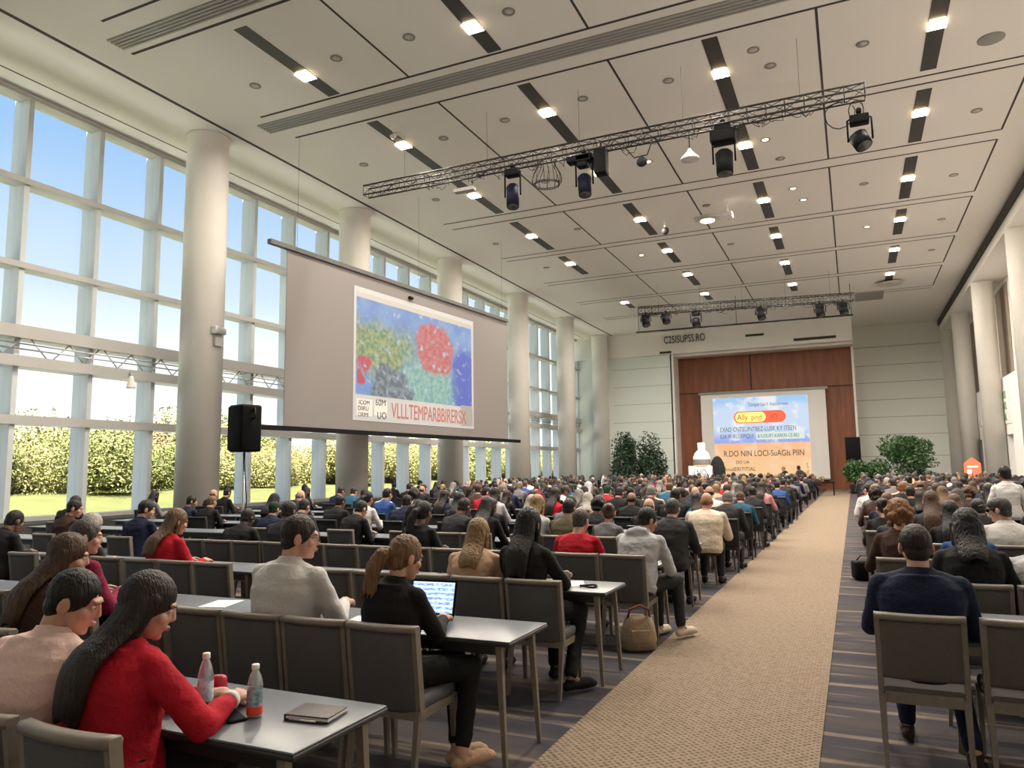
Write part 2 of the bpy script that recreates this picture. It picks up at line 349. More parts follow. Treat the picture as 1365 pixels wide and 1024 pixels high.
nz = nt.nodes.new('ShaderNodeTexNoise'); nz.inputs['Scale'].default_value = 2.2; nz.inputs['Detail'].default_value = 5; nt.links.new(tc.outputs['Generated'], nz.inputs['Vector'])
c = mixc(nt, math_node(nt, 'MULTIPLY', sstep(nt, nz.outputs['Fac'], .5, .75), .5), cr.outputs[0], (.95, .97, 1.))
nt.links.new(c, bg.inputs[0]); bg.inputs[1].default_value = 0.74
sun = bpy.data.lights.new('sun', 'SUN'); sun.energy = 21.0; sun.angle = math.radians(1); sun.color = (1, .95, .84)
so = bpy.data.objects.new('sun', sun); COL.objects.link(so); so.rotation_euler = V((-.30, .48, -.85)).to_track_quat('-Z', 'Y').to_euler()

# ------------------------------------------------------------------ room shell
LX, RX, Y0, Y1 = -20.3, 7.3, -8., 62.
mb = MB(); mb.bx(LX, 9, Y0, 63, -.2, 0); structure(mb.build('floor', M['carpet']))
mb = MB(); mb.bx(-1.79, -.28, -3, 58.1, 0, .008); tag(mb.build('carpet_runner', M['runner']), 'long beige woven runner carpet laid down the aisle between the seats', 'carpet')
mb = MB(); mb.bx(LX, 6.3, Y0, 63, ZC, ZC + .5); structure(mb.build('ceiling', M['ceil'])); mb = MB(); mb.bx(6.3, 9.2, Y0, 63, 11.3, 12.6); structure(mb.build('ceiling', M['ceil']))
# ceiling joints and shadow gaps
mb = MB(); GZ = ZC - .004
def gl(x0, x1, y0, y1): mb.bx(min(x0, x1), max(x0, x1), min(y0, y1), max(y0, y1), GZ, ZC + .002)
for y in (4.6, 6.4, 9.9): gl(-15.2, 4.86, y * K - .035, y * K + .035)
for i, y in enumerate((14.7, 16.1, 20.3, 20.72, 24.7, 25.42, 30.07, 30.6, 35.2, 35.75, 40.3, 40.85, 45.4, 45.95)):
    gl(-15.3, 4.86, y * K - .04, y * K + .04)
for a, b_ in ((9.9, 14.7), (16.1, 20.3), (20.72, 24.7), (25.42, 30.07), (30.6, 35.2), (35.75, 40.3), (40.85, 45.4)):
    for x in (-9.4, -4.75, -.15, 4.5): gl(x * K - .03, x * K + .03, a * K, b_ * K)
gl(-16.9, -16.78, Y0, 56); gl(-19.22, -19.17, Y0, 56); gl(-14.6 * K, 4.5 * K, 11.05 * K - .04, 11.05 * K + .04)
structure(mb.build('trim_1', M['joint']))
mb = MB(); mb.bx(6.2, 6.32, Y0, 62, 11.75, ZC); structure(mb.build('trim_2', M['joint']))
# walls
mb = MB(); mb.bx(LX - .1, 9.2, Y0 - .3, Y0, -.2, 12.6); structure(mb.build('wall_back', M['white']))
HEADZ = 12.05; SILLZ = .51
mb = MB(); mb.bx(LX, LX + .35, Y0, 56.5, -.2, SILLZ); mb.bx(LX, LX + .35, Y0, 56.5, HEADZ, ZC + .4); structure(mb.build('wall_left', M['white']))
mb = MB(); mb.bx(LX + .35, -18.9, Y0, 56.5, .40, .50); mb.bx(-19.05, -18.9, Y0, 56.5, 0, .4); structure(mb.build('trim_3', M['joint']))
# colonnade on the window side
COLY = [K * y for y in (15.04, 22.0, 29.2, 36.9, 44.3)]
for n_, y in enumerate([.9, 8.8] + COLY + [55.6]):
    mb = MB(); mb.lathe([(.62, 0), (.62, ZC - .12), (.66, ZC - .06), (.66, ZC)], (-17.75, y, 0), 40); structure(mb.build('column', M['colwhite']))
# windows: one structure per bay
def window(n_, ys, ya, yb):
    GX = LX + .12; L = yb - ya
    mb = MB(); xm0, xm1 = LX - .25, LX + .40
    for y in ys: mb.bx(xm0, xm1, y - .07, y + .07, SILLZ, HEADZ)
    fr = structure(mb.build('window_%d' % n_, M['mull']))
    tb = MB()
    for z0, z1, d in ((9.53, 9.69, .5), (7.22, 7.38, .5), (5.32, 5.66, .62), (4.57, 4.85, .62), (3.05, 3.29, .5), (SILLZ, .62, .45), (HEADZ - .1, HEADZ, .45)):
        tb.bx(LX - .05, LX + d, ya, yb, z0, z1)
    tb.build('transom', M['transom'], fr)
    g = MB(); g.bx(GX, GX + .012, ya, yb, SILLZ, HEADZ); g.build('pane', M['glass'], fr)
    r = MB()
    for z in (5.18, 5.04): r.cyl((LX + .5, ya, z), (LX + .5, yb, z), .022, n=6)
    k = 0; y = ya + .3
    while y < yb - .3:
        r.cyl((LX + .5, y, 4.85 if k % 2 else 5.32), (LX + .5, y + .45, 5.32 if k % 2 else 4.85), .018, n=6); y += .45 if k % 3 else .62; k += 1
    r.build('brace_rod', M['steel'], fr)
MULL = [12.12 + 2.115 * q for q in range(-9, 21)] + [56.4]
for n_ in range(0, 30, 3): window(n_ // 3 + 1, MULL[n_:n_ + 3] + ([MULL[30]] if n_ == 27 else []), MULL[n_], MULL[n_ + 3])
sp_ = empty('spotlight', 'small white spotlight hanging below the window beam near the first column', 'spotlight', (-19.62, 15.35, 4.70))
mb = MB(); mb.lathe([(.05, -.05), (.07, -.12), (.13, -.38), (.14, -.42), (.10, -.41)], n=16); mb.build('shade', M['white'], sp_); mb = MB(); mb.cyl((0, 0, .05), (0, 0, -.06), .03); mb.bx(-.25, .02, -.05, .05, 0, .06); mb.build('bracket', M['steel'], sp_)
cb = empty('wall_speaker', 'small grey box speaker strapped to the nearest big column', 'speaker', (-17.1, 16.05, 5.7))
mb = MB(); mb.rbox((.02, -.02, .2), (.26, .42, .22), .02); mb.build('body', M['steel'], cb); mb = MB(); mb.box((.0, 0, -.12), (.14, .3, .3)); mb.build('bracket', M['grille'], cb)
for y in (1, 5): cb.location.y = COLY[0] - .02
cb.location = (-17.10, COLY[0], 5.75)

# end wall: header beam, recess with wood, flanking panels
mb = MB(); mb.bx(LX, .45, 56.2, 58.4, 10.35, ZC); mb.bx(-12.9, .45, 56.9, 58.6, 10.2, 10.4); structure(mb.build('trim_4', M['ceil']))
mb = MB(); mb.bx(LX, -12.3, 56.5, 56.9, 0, 10.4)
structure(mb.build('wall_end_left', M['greenwhite']))
mb = MB()
for z in (2.2, 3.9, 5.2, 6.6, 8.0, 9.4): mb.bx(-17, -12.35, 56.49, 56.51, z, z + .025)
structure(mb.build('trim_5', M['grille']))
mb = MB(); mb.bx(-12.4, -12.15, 56.5, 58.4, 0, 10.4); mb.bx(.30, .45, 58.0, 62, 0, ZC); structure(mb.build('trim_6', M['ceil']))
mb = MB(); mb.bx(-12.3, .32, 58.3, 58.6, 0, 10.6)
structure(mb.build('wall_end', M['wood']))
mb = MB()
for x in (-6.7,): mb.bx(x - .05, x + .05, 58.27, 58.31, 7.45, 10.5)
mb.bx(-12.2, .3, 58.27, 58.31, 7.38, 7.46)
structure(mb.build('trim_7', M['woodj']))
mb = MB(); mb.bx(.3, 9, 61.6, 62, 0, ZC); structure(mb.build('wall_end_right', M['greywall']))
mb = MB()
for z in (2.3, 3.9, 5.2, 6.5, 7.8, 9.1, 10.5): mb.bx(.45, 6.6, 61.58, 61.61, z, z + .03)
structure(mb.build('trim_8', M['grille']))
bs = tag(text('wall_lettering', 'C25ISUPSS.RO', .82, M['ink'], None, (-12.75, 56.17, 11.18), (PI / 2, 0, 0), ext=.02, sx=.62), 'dark lettering on the white beam above the stage', 'sign')
for i, (x0, x1, z0, z1, y) in enumerate(((-13.1, -12.2, 10.42, 10.58, 56.15), (-6.7, -5.4, 11.2, 11.36, 56.15), (-3.4, -.6, 10.6, 10.78, 56.15))):
    mb = MB(); mb.bx(x0, x1, y, y + .1, z0, z1); structure(mb.build('trim_%d' % (9 + i), M['joint']))
# right wall with colonnade, white blocks and doors
mb = MB(); mb.bx(7.75, 8.3, Y0, 62, 0, 11.4); mb.bx(7.3, 7.8, Y0, 62, 3.15, 6.1)
ydoor = ((53.8, 55.6), (43.9, 45.5))
seg = [Y0, 43.9, 45.5, 53.8, 55.6, 62]
for a, b_ in ((Y0, 43.9), (45.5, 53.8), (55.6, 62)): mb.bx(7.3, 7.8, a, b_, 0, 3.15)
structure(mb.build('wall_right', M['white']))
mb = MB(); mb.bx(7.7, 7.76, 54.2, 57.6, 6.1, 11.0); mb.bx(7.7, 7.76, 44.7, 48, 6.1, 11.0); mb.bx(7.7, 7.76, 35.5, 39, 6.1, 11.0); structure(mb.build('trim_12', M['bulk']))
for n_, (a, b_) in enumerate(ydoor):
    mb = MB(); mb.bx(7.6, 7.68, a, b_, 0, 3.15); d = structure(mb.build('door_%d' % (n_ + 1), M['doorpale'])); mb = MB(); mb.bx(7.56, 7.6, a, a + .5, 0, 3.1); mb.bx(7.5, 7.6, a + .55, a + .6, 1, 1.3); mb.build('door_handle', M['door'], d)
for y in (20.5, 28.2, 35.8, 45.7, 54.6, 61.2):
    mb = MB(); mb.lathe([(.5, 0), (.5, 11.2), (.53, 11.24), (.53, 11.3)], (6.78, y, 0), 40); structure(mb.build('column', M['colwhite']))
for (y0, y1, z0, z1, s, l) in ((53.2, 55.2, 4.0, 5.5, 'E\nES', 'white panel with small green letters above the farther door on the right wall'), (43.9, 46.0, 3.7, 5.5, 'OKR\nDIXL\nCAL', 'white panel with crowded green lettering above the nearer door on right wall')):
    mb = MB(); mb.bx(7.27, 7.3, y0, y1, z0, z1); p = tag(mb.build('wall_sign', M['cloth']), l, 'sign')
    text('sign_lettering', s, (z1 - z0) / (2.4 if '\n' in s[:3] else 3.2), M['inkgreen'], p, (7.26, y1 - .1, z1 - .5), (PI / 2, 0, -PI / 2), ext=.004)

# ------------------------------------------------------------------ ceiling fixtures
ROWS = [(11.35, 14.6, 13.5), (16.25, 20.0, 17.85), (21.05, 24.5, 22.4), (25.7, 29.75, 27.55), (31.0, 34.4, 32.2), (36.2, 39.3, 36.75), (41.0, 43.2, 41.4)]
XS = [-11.6, -7.0, -2.4, 2.25]
BAYN = ['nearest', 'second', 'third', 'fourth', 'fifth', 'sixth', 'farthest']
for r, (a, b_, l) in enumerate(ROWS + [(6.5, 9.8, 9.2)]):
    for i, x in enumerate(XS):
        if r == 5 and i == 0: continue
        bay = BAYN[r] if r < 7 else 'overhead'
        t = empty('ceiling_light', 'dark ceiling slot with a glowing lamp, %s from the windows, %s bay' % (ORD[i + 1], bay), 'ceiling light', (x * K, l * K, ZC), 0, 'dark slot lights in the ceiling')
        mb = MB(); mb.bx(-.19, .19, (a - l) * K, (b_ - l) * K, -.012, .003); mb.build('housing', M['slot'], t)
        mb = MB(); mb.rbox((0, 0, -.02), (.34, .42, .05), .02); mb.build('lamp_panel', M['lamp'], t)
        L = bpy.data.lights.new('slot_lamp', 'AREA'); L.energy = 300; L.size = .4; L.color = (1, .90, .78); L.shape = 'SQUARE'; L.spread = math.radians(170)
        lo = bpy.data.objects.new('slot_lamp', L); COL.objects.link(lo); lo.location = (x * K, l * K, ZC - .06)
        lo.visible_camera = True
# long air diffusers
for nm, x0, x1, y, wd, lab in (('air_diffuser', -14.6, 4.5, 15.3, .62, 'long grey linear air slot across the ceiling between nearest and second bays'), ('air_diffuser', -14.6, -4., 10.63, .5, 'slatted grey air slot at the top left of the ceiling')):
    t = empty(nm, lab, 'air vent', (0, y * K, ZC), 0); mb = MB(); mb.bx(x0 * K, x1 * K, -wd / 2, wd / 2, -.006, .002); mb.build('backing', M['grille'], t)
    for j in range(5):
        mb = MB(); yy = -wd / 2 + wd * (j + .5) / 5; mb.bx(x0 * K, x1 * K, yy - .022, yy + .022, -.03, -.004); mb.build('slat', M['transom'], t)
DL = [(-10.47, 13.23, 0), (-13.08, 13.36, 0), (-8.48, 13.25, 0), (-6.08, 13.38, 0), (-10.33, 18.02, 0), (-8.24, 17.79, 0), (-5.89, 17.6, 0), (-3.65, 17.68, 0), (-13.52, 18.53, 0), (-13.05, 22.2, 0), (-13.42, 27.89, 0), (-1.55, 17.18, 0), (-1.26, 18.08, 0), (.77, 18.03, 0), (3.66, 23.01, 0), (3.64, 28.01, 0), (3.75, 33.03, 0), (3.8, 37.71, 0), (-1.81, 22.33, 1), (-1.35, 26.86, 1), (-1.09, 28.21, 1), (1.08, 32.7, 1), (-1.53, 23.97, 0), (-8.24, 32.44, 1), (-5.35, 22.33, 1), (-8.9, 22.4, 0), (-9.6, 27.6, 0), (-4.4, 27.2, 0), (-4.3, 32.6, 0), (-12.9, 32.4, 0), (.9, 27.5, 0)]
seen = {}
for x, y, lit in sorted(DL, key=lambda q: (min(range(7), key=lambda r: abs(ROWS[r][2] - q[1])), q[0])):
    bay = min(range(7), key=lambda r: abs(ROWS[r][2] - y)); k = (bay, lit); seen[k] = seen.get(k, 0) + 1
    t = empty('downlight', 'small round %s ceiling downlight, %s from the windows in the %s bay' % ('lit' if lit else 'unlit', ORD[seen[k]], BAYN[bay]), 'downlight', (x * K, y * K, ZC), 0, 'small round downlights')
    mb = MB(); mb.lathe([(.10, .002), (.155, -.004), (.155, -.02), (.125, -.025), (.10, -.012)], n=20); mb.build('ring', M['dlring'], t)
    mb = MB(); mb.lathe([(.10, .0), (.10, -.012), (.02, -.016)], n=16); mb.build('lens', M['dlglow' if lit else 'dlensoff'], t)
mb = MB(); mb.lathe([(.3, .002), (.3, -.02), (.27, -.03), (.05, -.035)], (3.44 * K, 19.1 * K, ZC), 24); tag(mb.build('ceiling_speaker', M['grille']), 'flat round grey ceiling speaker near the top right corner', 'ceiling speaker')
t = empty('dome_light', 'large round lit ceiling fixture with a wide rim', 'ceiling light', (-4.62 * K, 28.7 * K, ZC)); mb = MB(); mb.lathe([(.55, 0), (.52, -.05), (.34, -.12), (.30, -.1)], n=28); mb.build('rim', M['dlensoff'], t); mb = MB(); mb.lathe([(.3, -.06), (.28, -.13), (.04, -.16)], n=20); mb.build('lens', M['dlglow'], t)
t = empty('ceiling_projector', 'small white projector hung from the ceiling beyond the lamp truss', 'projector', (-3.65 * K, 27.18 * K, ZC)); mb = MB(); mb.cyl((0, 0, 0), (0, 0, -.45), .03); mb.build('mount', M['white'], t); mb = MB(); mb.rbox((0, 0, -.55), (.4, .45, .2), .04); mb.build('body', M['white'], t); mb = MB(); mb.cyl((0, .2, -.55), (0, .3, -.57), .07); mb.build('lens', M['black'], t)
for x, y, lab in ((-6.2, 28.3, 'white camera dome on a short ceiling stem left of the large round light'),):
    t = empty('dome_camera', lab, 'camera', (x * K, y * K, ZC)); mb = MB(); mb.cyl((0, 0, 0), (0, 0, -.3), .05); mb.build('stem', M['white'], t); mb = MB(); mb.ell((0, 0, -.42), (.16, .16, .17)); mb.build('dome', M['slot'], t)
t = empty('emergency_light', 'small white twin-head fixture on the ceiling over the truss left end', 'fixture', (-11.2 * K, 17.0 * K, ZC)); mb = MB(); mb.rbox((0, 0, -.05), (.35, .25, .1), .03); mb.build('base', M['white'], t)
for s in (-1, 1): mb = MB(); mb.cyl((s * .12, 0, -.1), (s * .2, -.08, -.24), .06, .09); mb.build('lamp_head', M['white'], t)
mb = MB(); mb.bx(.7, 2.3, 49.2, 51.6, ZC - .02, ZC + .002); tag(mb.build('return_vent', M['grille']), 'square dark grey return air grille in the ceiling near the stage', 'air vent')
t = empty('ring_fixture', 'flat round white ring fixture under the ceiling near the far right', 'ceiling light', (2.5, 46.8, ZC)); mb = MB(); mb.lathe([(.65, -.08), (.75, -.13), (.65, -.18), (.55, -.13)], n=30); mb.build('ring', M['dlensoff'], t); mb = MB(); mb.cyl((0, 0, 0), (0, 0, -.15), .2); mb.build('base', M['dlensoff'], t)

# ------------------------------------------------------------------ lighting trusses
def box_truss(name, lab, A, B, w=.32, nseg=34, clutter=20, seed=1):
    rnd = random.Random(seed); A, B = V(A), V(B); d = (B - A); L = d.length; d.normalize(); sx = d.cross(V((0, 0, 1))).normalized() * (w / 2); up = V((0, 0, w / 2))
    t = empty(name, lab, 'lighting truss', A, 0)
    ch = [(-sx + up), (sx + up), (sx - up), (-sx - up)]
    for c_ in ch:
        mb = MB(); mb.cyl(c_, d * L + c_, .026, n=8); mb.build('chord', M['truss'], t)
    mb = MB(); st = L / nseg
    for k in range(nseg + 1):
        p = d * (k * st)
        for i in range(4): mb.cyl(p + ch[i], p + ch[(i + 1) % 4], .010, n=5)
        if k < nseg:
            q = d * ((k + 1) * st)
            for i in range(4):
                j = (i + 1) % 4; a, b_ = (i, j) if k % 2 else (j, i); mb.cyl(p + ch[a], q + ch[b_], .010, n=5)
    mb.build('lacing', M['truss'], t)
    for k in range(clutter):
        mb = MB(); x = rnd.uniform(.05, .95) * L; n = 9; r = rnd.uniform(.1, .3); l2 = rnd.uniform(.2, .7)
        mb.tube([d * (x + l2 * i / n + .05 * math.sin(i * 2.1)) + V((0, 0, -w / 2 + .05 - r * math.sin(PI * i / n) + rnd.uniform(-.04, .04))) + sx * rnd.uniform(-1, 1) for i in range(n + 1)], .009, 5); mb.build('cable', M['black'], t)
    for k in range(5):
        x = L * (k + .5) / 5; mb = MB(); mb.cyl(d * x + up, V((d.x * x, d.y * x, ZC - A.z)), .004, n=5); mb.build('hanger_wire', M['truss'], t)
    return t
TY, TZ = 18.5, 10.42
box_truss('lighting_truss', 'long black lighting truss hanging across the ceiling in front', (-13.4, TY, TZ), (.76, TY, TZ), .30, 32, 30)
def moving_head(x, y, ztop, zc, lab, ln=.75, r=.2, tilt=(.1, -.25), yoke=True, m='navycan', base=True):
    t = empty('stage_light', lab, 'stage light', (x, y, ztop), 0)
    D = V((tilt[0], tilt[1], -1)).normalized(); c = V((0, 0, zc - ztop)); top = c - D * (ln / 2); bot = c + D * (ln / 2)
    mb = MB(); mb.cyl(top, top.lerp(bot, .12), r * .7, r, 18); mb.cyl(top.lerp(bot, .12), bot, r, r * .92, 18); mb.build('can', M[m], t)
    mb = MB(); mb.cyl(bot - D * .01, bot + D * .006, r * .8, r * .8, 16); mb.build('lens', M['slot'], t)
    if base: mb = MB(); mb.rbox((0, 0, -.12), (.42, .3, .2), .03); mb.build('base', M['black'], t)
    mb = MB(); pts = [V((-r - .05, 0, c.z)), V((-r - .05, 0, -.1)), V((-.1, 0, -.02)), V((.1, 0, -.02)), V((r + .05, 0, -.1)), V((r + .05, 0, c.z))]; mb.tube(pts, .025, 6); mb.build('yoke', M['black'], t)
    mb = MB(); mb.cyl((0, 0, .18), (0, 0, -.04), .03, n=8); mb.rbox((0, 0, .1), (.12, .14, .1), .02); mb.build('clamp', M['black'], t); return t
G = 'stage lights on the front truss'
moving_head(-8.35, TY, TZ - .2, 9.42, 'dark cylinder stage light, the leftmost can on the front truss', .72, .19)['group'] = G
moving_head(-6.2, TY, TZ - .2, 9.36, 'dark cylinder stage light beside a black box at mid truss', .62, .19)['group'] = G
t = moving_head(-2.5, TY, TZ - .15, 9.3, 'big black moving-head stage light in front of a lamp slot', .62, .22, (.02, -.1), m='black'); t['group'] = G; mb = MB(); mb.rbox((0, 0, -.3), (.62, .42, .34), .05); mb.build('housing', M['black'], t)
t = moving_head(.6, TY, TZ - .55, 9.25, 'black round stage light dangling from the right end of truss', .38, .21, (.4, -.3), m='black', base=True); t['group'] = G
t = empty('speaker_cluster', 'black box fixture clamped on the front truss next to a cylinder light', 'stage light', (-5.72, TY, TZ - .15), 0, G); mb = MB(); mb.rbox((0, 0, -.35), (.34, .34, .7), .04); mb.build('body', M['black'], t); mb = MB(); mb.rbox((-.6, 0, -.15), (.7, .3, .2), .04); mb.rbox((-.5, -.05, -.35), (.3, .25, .16), .04); mb.build('dimmer', M['black'], t); mb = MB(); mb.cyl((0, 0, .2), (0, 0, 0), .04); mb.build('clamp', M['truss'], t)
mb = MB()
for j in range(14):
    a = j * 2.4; mb.tube([V((-7.3 + .33 * math.cos(a) * (1 - .3 * math.cos(i * .5)), TY + .3 * math.sin(a), TZ - .2 - .65 * i / 8)) for i in range(9)], .011, 5)
for z in (.82, .86): mb.tube([V((-7.3 + .36 * math.cos(i * .4), TY + .33 * math.sin(i * .4), TZ - z)) for i in range(17)], .014, 5)
tag(mb.build('cable_coil', M['truss']), 'bundle of thin cable loops hanging below the front truss', 'cable')
mb = MB(); mb.tube([V((.2 + .33 * math.cos(i * .45 + 1), TY + .05 * math.sin(i), TZ - .45 + .33 * math.sin(i * .45 + 1))) for i in range(14)], .012, 5); mb.tube([V((.55 + .16 * math.cos(i * .45), TY, TZ - .42 + .24 * math.sin(i * .45))) for i in range(15)], .012, 5); tag(mb.build('cable_coil', M['black']), 'black cable loops hanging at the right end of the front truss', 'cable')
t = empty('pendant_lamp', 'small pale cone lamp hanging under the front truss', 'lamp', (-3.35, TY, TZ - .17)); mb = MB(); mb.cyl((0, 0, .1), (0, 0, -.45), .012); mb.build('cord', M['black'], t); mb = MB(); mb.lathe([(.04, -.42), (.06, -.48), (.24, -.68), (.24, -.72), (.05, -.70)], n=20); mb.build('lamp_shade', M['cloth'], t)
for x, lab in ((-9.9, 'flat grey tray fixture hung low under the truss left part'), ):
    t = empty('tray_fixture', lab, 'fixture', (x, TY, TZ - .15)); mb = MB(); mb.bx(-.32, .32, -.1, .1, -.45, -.35); mb.build('tray', M['grille'], t); mb = MB(); mb.cyl((-.25, 0, .05), (-.25, 0, -.36), .01); mb.build('hanger', M['truss'], t); mb = MB(); mb.cyl((.25, 0, .05), (.25, 0, -.36), .01); mb.build('hanger', M['truss'], t)
t = empty('bracket_light', 'small dark bracket light under the truss, right of the centre box', 'stage light', (-4.6, TY, TZ - .15), 0, G); mb = MB(); mb.tube([(-.5, 0, 0), (-.2, 0, -.4), (.15, 0, -.38), (.3, 0, 0)], .018, 6); mb.build('bracket', M['truss'], t); mb = MB(); mb.ell((0, 0, -.55), (.15, .12, .13)); mb.cyl((0, 0, -.38), (0, 0, -.5), .04); mb.build('head', M['truss'], t)
# far truss
A2, B2 = V((-10.6, 40.6, 10.55)), V((.5, 42.6, 10.55))
box_truss('lighting_truss', 'far black lighting truss in front of the stage', A2, B2, .4, 30, 40, 5)
for i, (x, z, lab) in enumerate(((-10.2, 9.9, 'dark stage light at the left end of the far truss'), (-7.5, 9.7, 'round dark stage light third from the left on the far truss'), (-4.1, 9.9, 'black stage light at the middle of the far truss'), (-1.15, 9.85, 'black stage light second from the right end of far truss'), (.0, 9.9, 'black stage light at the right end of the far truss'), (-9.1, 10., 'dark stage light second from the left on the far truss'))):
    y = A2.y + (x - A2.x) / (B2.x - A2.x) * (B2.y - A2.y)
    moving_head(x, y, 10.3, z, lab, .5, .24, (.2, -.3), m='black')['group'] = 'stage lights on the far truss'
mb = MB(); mb.cyl((-12.2, 46, 10.35), (.5, 46.6, 10.35), .05, n=8)
for x in (-12.1, -6, .4): mb.cyl((x, 46.3, 10.35), (x, 46.3, ZC), .015, n=5)
tag(mb.build('lighting_batten', M['black']), 'thin black pipe hanging behind the far truss above the stage', 'pipe')

# ------------------------------------------------------------------ big hanging screen on the left
phi = math.radians(4.7)
t = empty('projection_screen', 'large grey projection screen hanging in front of the windows', 'projection screen', (-15.12, 16.93, 0), PI / 2 - phi)
R90 = (PI / 2, 0, 0)
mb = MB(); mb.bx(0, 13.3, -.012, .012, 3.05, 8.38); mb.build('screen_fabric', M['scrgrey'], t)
mb = MB(); mb.bx(-.7, 13.35, -.08, .08, 8.38, 8.52); mb.build('roller_case', M['slot'], t)
mb = MB(); mb.bx(-1.05, 14.4, -.05, .05, 2.92, 3.06); mb.build('bottom_bar', M['black'], t)
mb = MB(); mb.rbox((6.05, -.06, 8.08), (.22, .1, .1), .02); mb.build('sensor', M['black'], t)
for x in (.4, 6.6, 12.9): mb = MB(); mb.cyl((x, 0, 8.5), (x, 0, ZC), .004, n=6); mb.build('hanger_wire', M['truss'], t)
mb = MB(); mb.bx(2.98, 10.41, -.02, -.013, 3.39, 7.92); sb = mb.build('slide', M['scrborder'], t)
mb = MB(); mb.add([(0, 0, 0), (7.16, 0, 0), (7.16, 3.3, 0), (0, 3.3, 0)], [(0, 1, 2, 3)]); pa = mb.build('painting', M['painting'], sb); pa.location = (3.1, -.024, 4.27); pa.rotation_euler = R90
mb = MB(); mb.bx(3.1, 10.28, -.024, -.0225, 7.57, 7.75); mb.build('slide_band', M['grille'], sb)
mb = MB(); mb.bx(9.45, 10.3, -.025, -.0235, 3.5, 4.32); mb.build('slide_panel', M['steel'], sb)
mb = MB(); mb.bx(4.05, 4.75, -.024, -.023, 3.6, 4.1); mb.bx(3.15, 3.95, -.024, -.023, 3.55, 4.12); mb.build('slide_patch', M['dlensoff'], sb)
for s, x, z, sz in (('ICOM', 3.25, 3.93, .22), ('DIIRU', 3.2, 3.73, .22), ('ORIMI', 3.22, 3.53, .2), ('60M', 4.1, 3.95, .32), ('UO', 4.2, 3.50, .34)): text('slide_text', s, sz, M['ink'], sb, (x, -.028, z), R90, ext=.001)
text('slide_text', 'VLLLTEMPARBBIRERSX', .78, M['inkred'], sb, (4.98, -.028, 3.57), R90, ext=.001, sx=.62)

# ------------------------------------------------------------------ stage screen
t = empty('projection_screen', 'pull-down projection screen with an orange and blue slide on the wood wall', 'projection screen', (-10.4, 57.6, 0))
mb = MB(); mb.bx(0, 8.85, -.01, .01, .75, 7.2); mb.build('screen_fabric', M['scrwhite'], t)
mb = MB(); mb.bx(-.1, 9.0, -.12, .12, 7.18, 7.36); mb.build('roller_case', M['grille'], t)
mb = MB(); mb.bx(0, 8.85, -.03, .03, .70, .78); mb.build('bottom_bar', M['grille'], t)
for x in (1.5, 7.5): mb = MB(); mb.cyl((x, .05, 7.3), (x, .68, 7.3), .03, n=6); mb.build('bracket', M['truss'], t)
mb = MB(); mb.add([(0, 0, 0), (6.75, 0, 0), (6.75, 5.9, 0), (0, 5.9, 0)], [(0, 1, 2, 3)]); sl = mb.build('slide', M['slide'], t); sl.location = (.9, -.02, .95); sl.rotation_euler = R90
def rrect(x0, x1, y0, y1, n=10):
    r = (y1 - y0) / 2; P = []
    for cx, a0 in ((x1 - r, -PI / 2), (x0 + r, PI / 2)):
        for i in range(n + 1): a = a0 + PI * i / n; P.append((cx + r * math.cos(a), y0 + r + r * math.sin(a), 0))
    return P
P_ = rrect(1.5, 5.2, 3.95, 4.85); mb = MB(); mb.add(P_, [tuple(range(len(P_)))]); o = mb.build('slide_badge', M['pillred'], sl); o.location.z = .006
P_ = rrect(1.6, 3.8, 4.02, 4.78); mb = MB(); mb.add(P_, [tuple(range(len(P_)))]); o = mb.build('slide_badge', M['pillyel'], sl); o.location.z = .010
for s, x, y, sz, m_, sx in (('Ally', 1.75, 4.2, .62, 'inkred', .8), ('pind.', 2.75, 4.2, .55, 'inkred', .8), ('IO', 4.15, 4.22, .5, 'inkred', .9), ('Cimpel Luc l: Adosicmem', 2.6, 5.2, .36, 'inkteal', .75), ('EXAD CNTEUINTBEZ-LUSK KY ITEEN', .45, 3.35, .48, 'inkteal', .68), ('IUA M-IRLUEPIQUI', .45, 2.85, .44, 'inkteal', .68), ('&-IUSIURY-KARKRI-CE-BIU', 3.15, 2.85, .40, 'inkteal', .62),
                        ('R.DO NIN LOCl-SuAGIs PIIN', .65, 1.5, .62, 'ink', .74), ('DO UA', 1.5, .95, .34, 'ink', .9), ('AnudERITITIAL', .6, .42, .40, 'ink', .9), ('S.\nK', 6.4, .6, .5, 'inkred', .6)):
    text('slide_text', s, sz, M[m_], sl, (x, y, .014), (0, 0, 0), ext=.001, sx=sx)
mb = MB(); mb.add([(3.05, 2.72, .008), (6.4, 2.72, .008), (6.4, 3.25, .008), (3.05, 3.25, .008)], [(0, 1, 2, 3)]); mb.build('slide_band', mat('slide_highlight', (.1, .1, .08), .9, emit=(.85, 1, .9), estr=.55), sl)

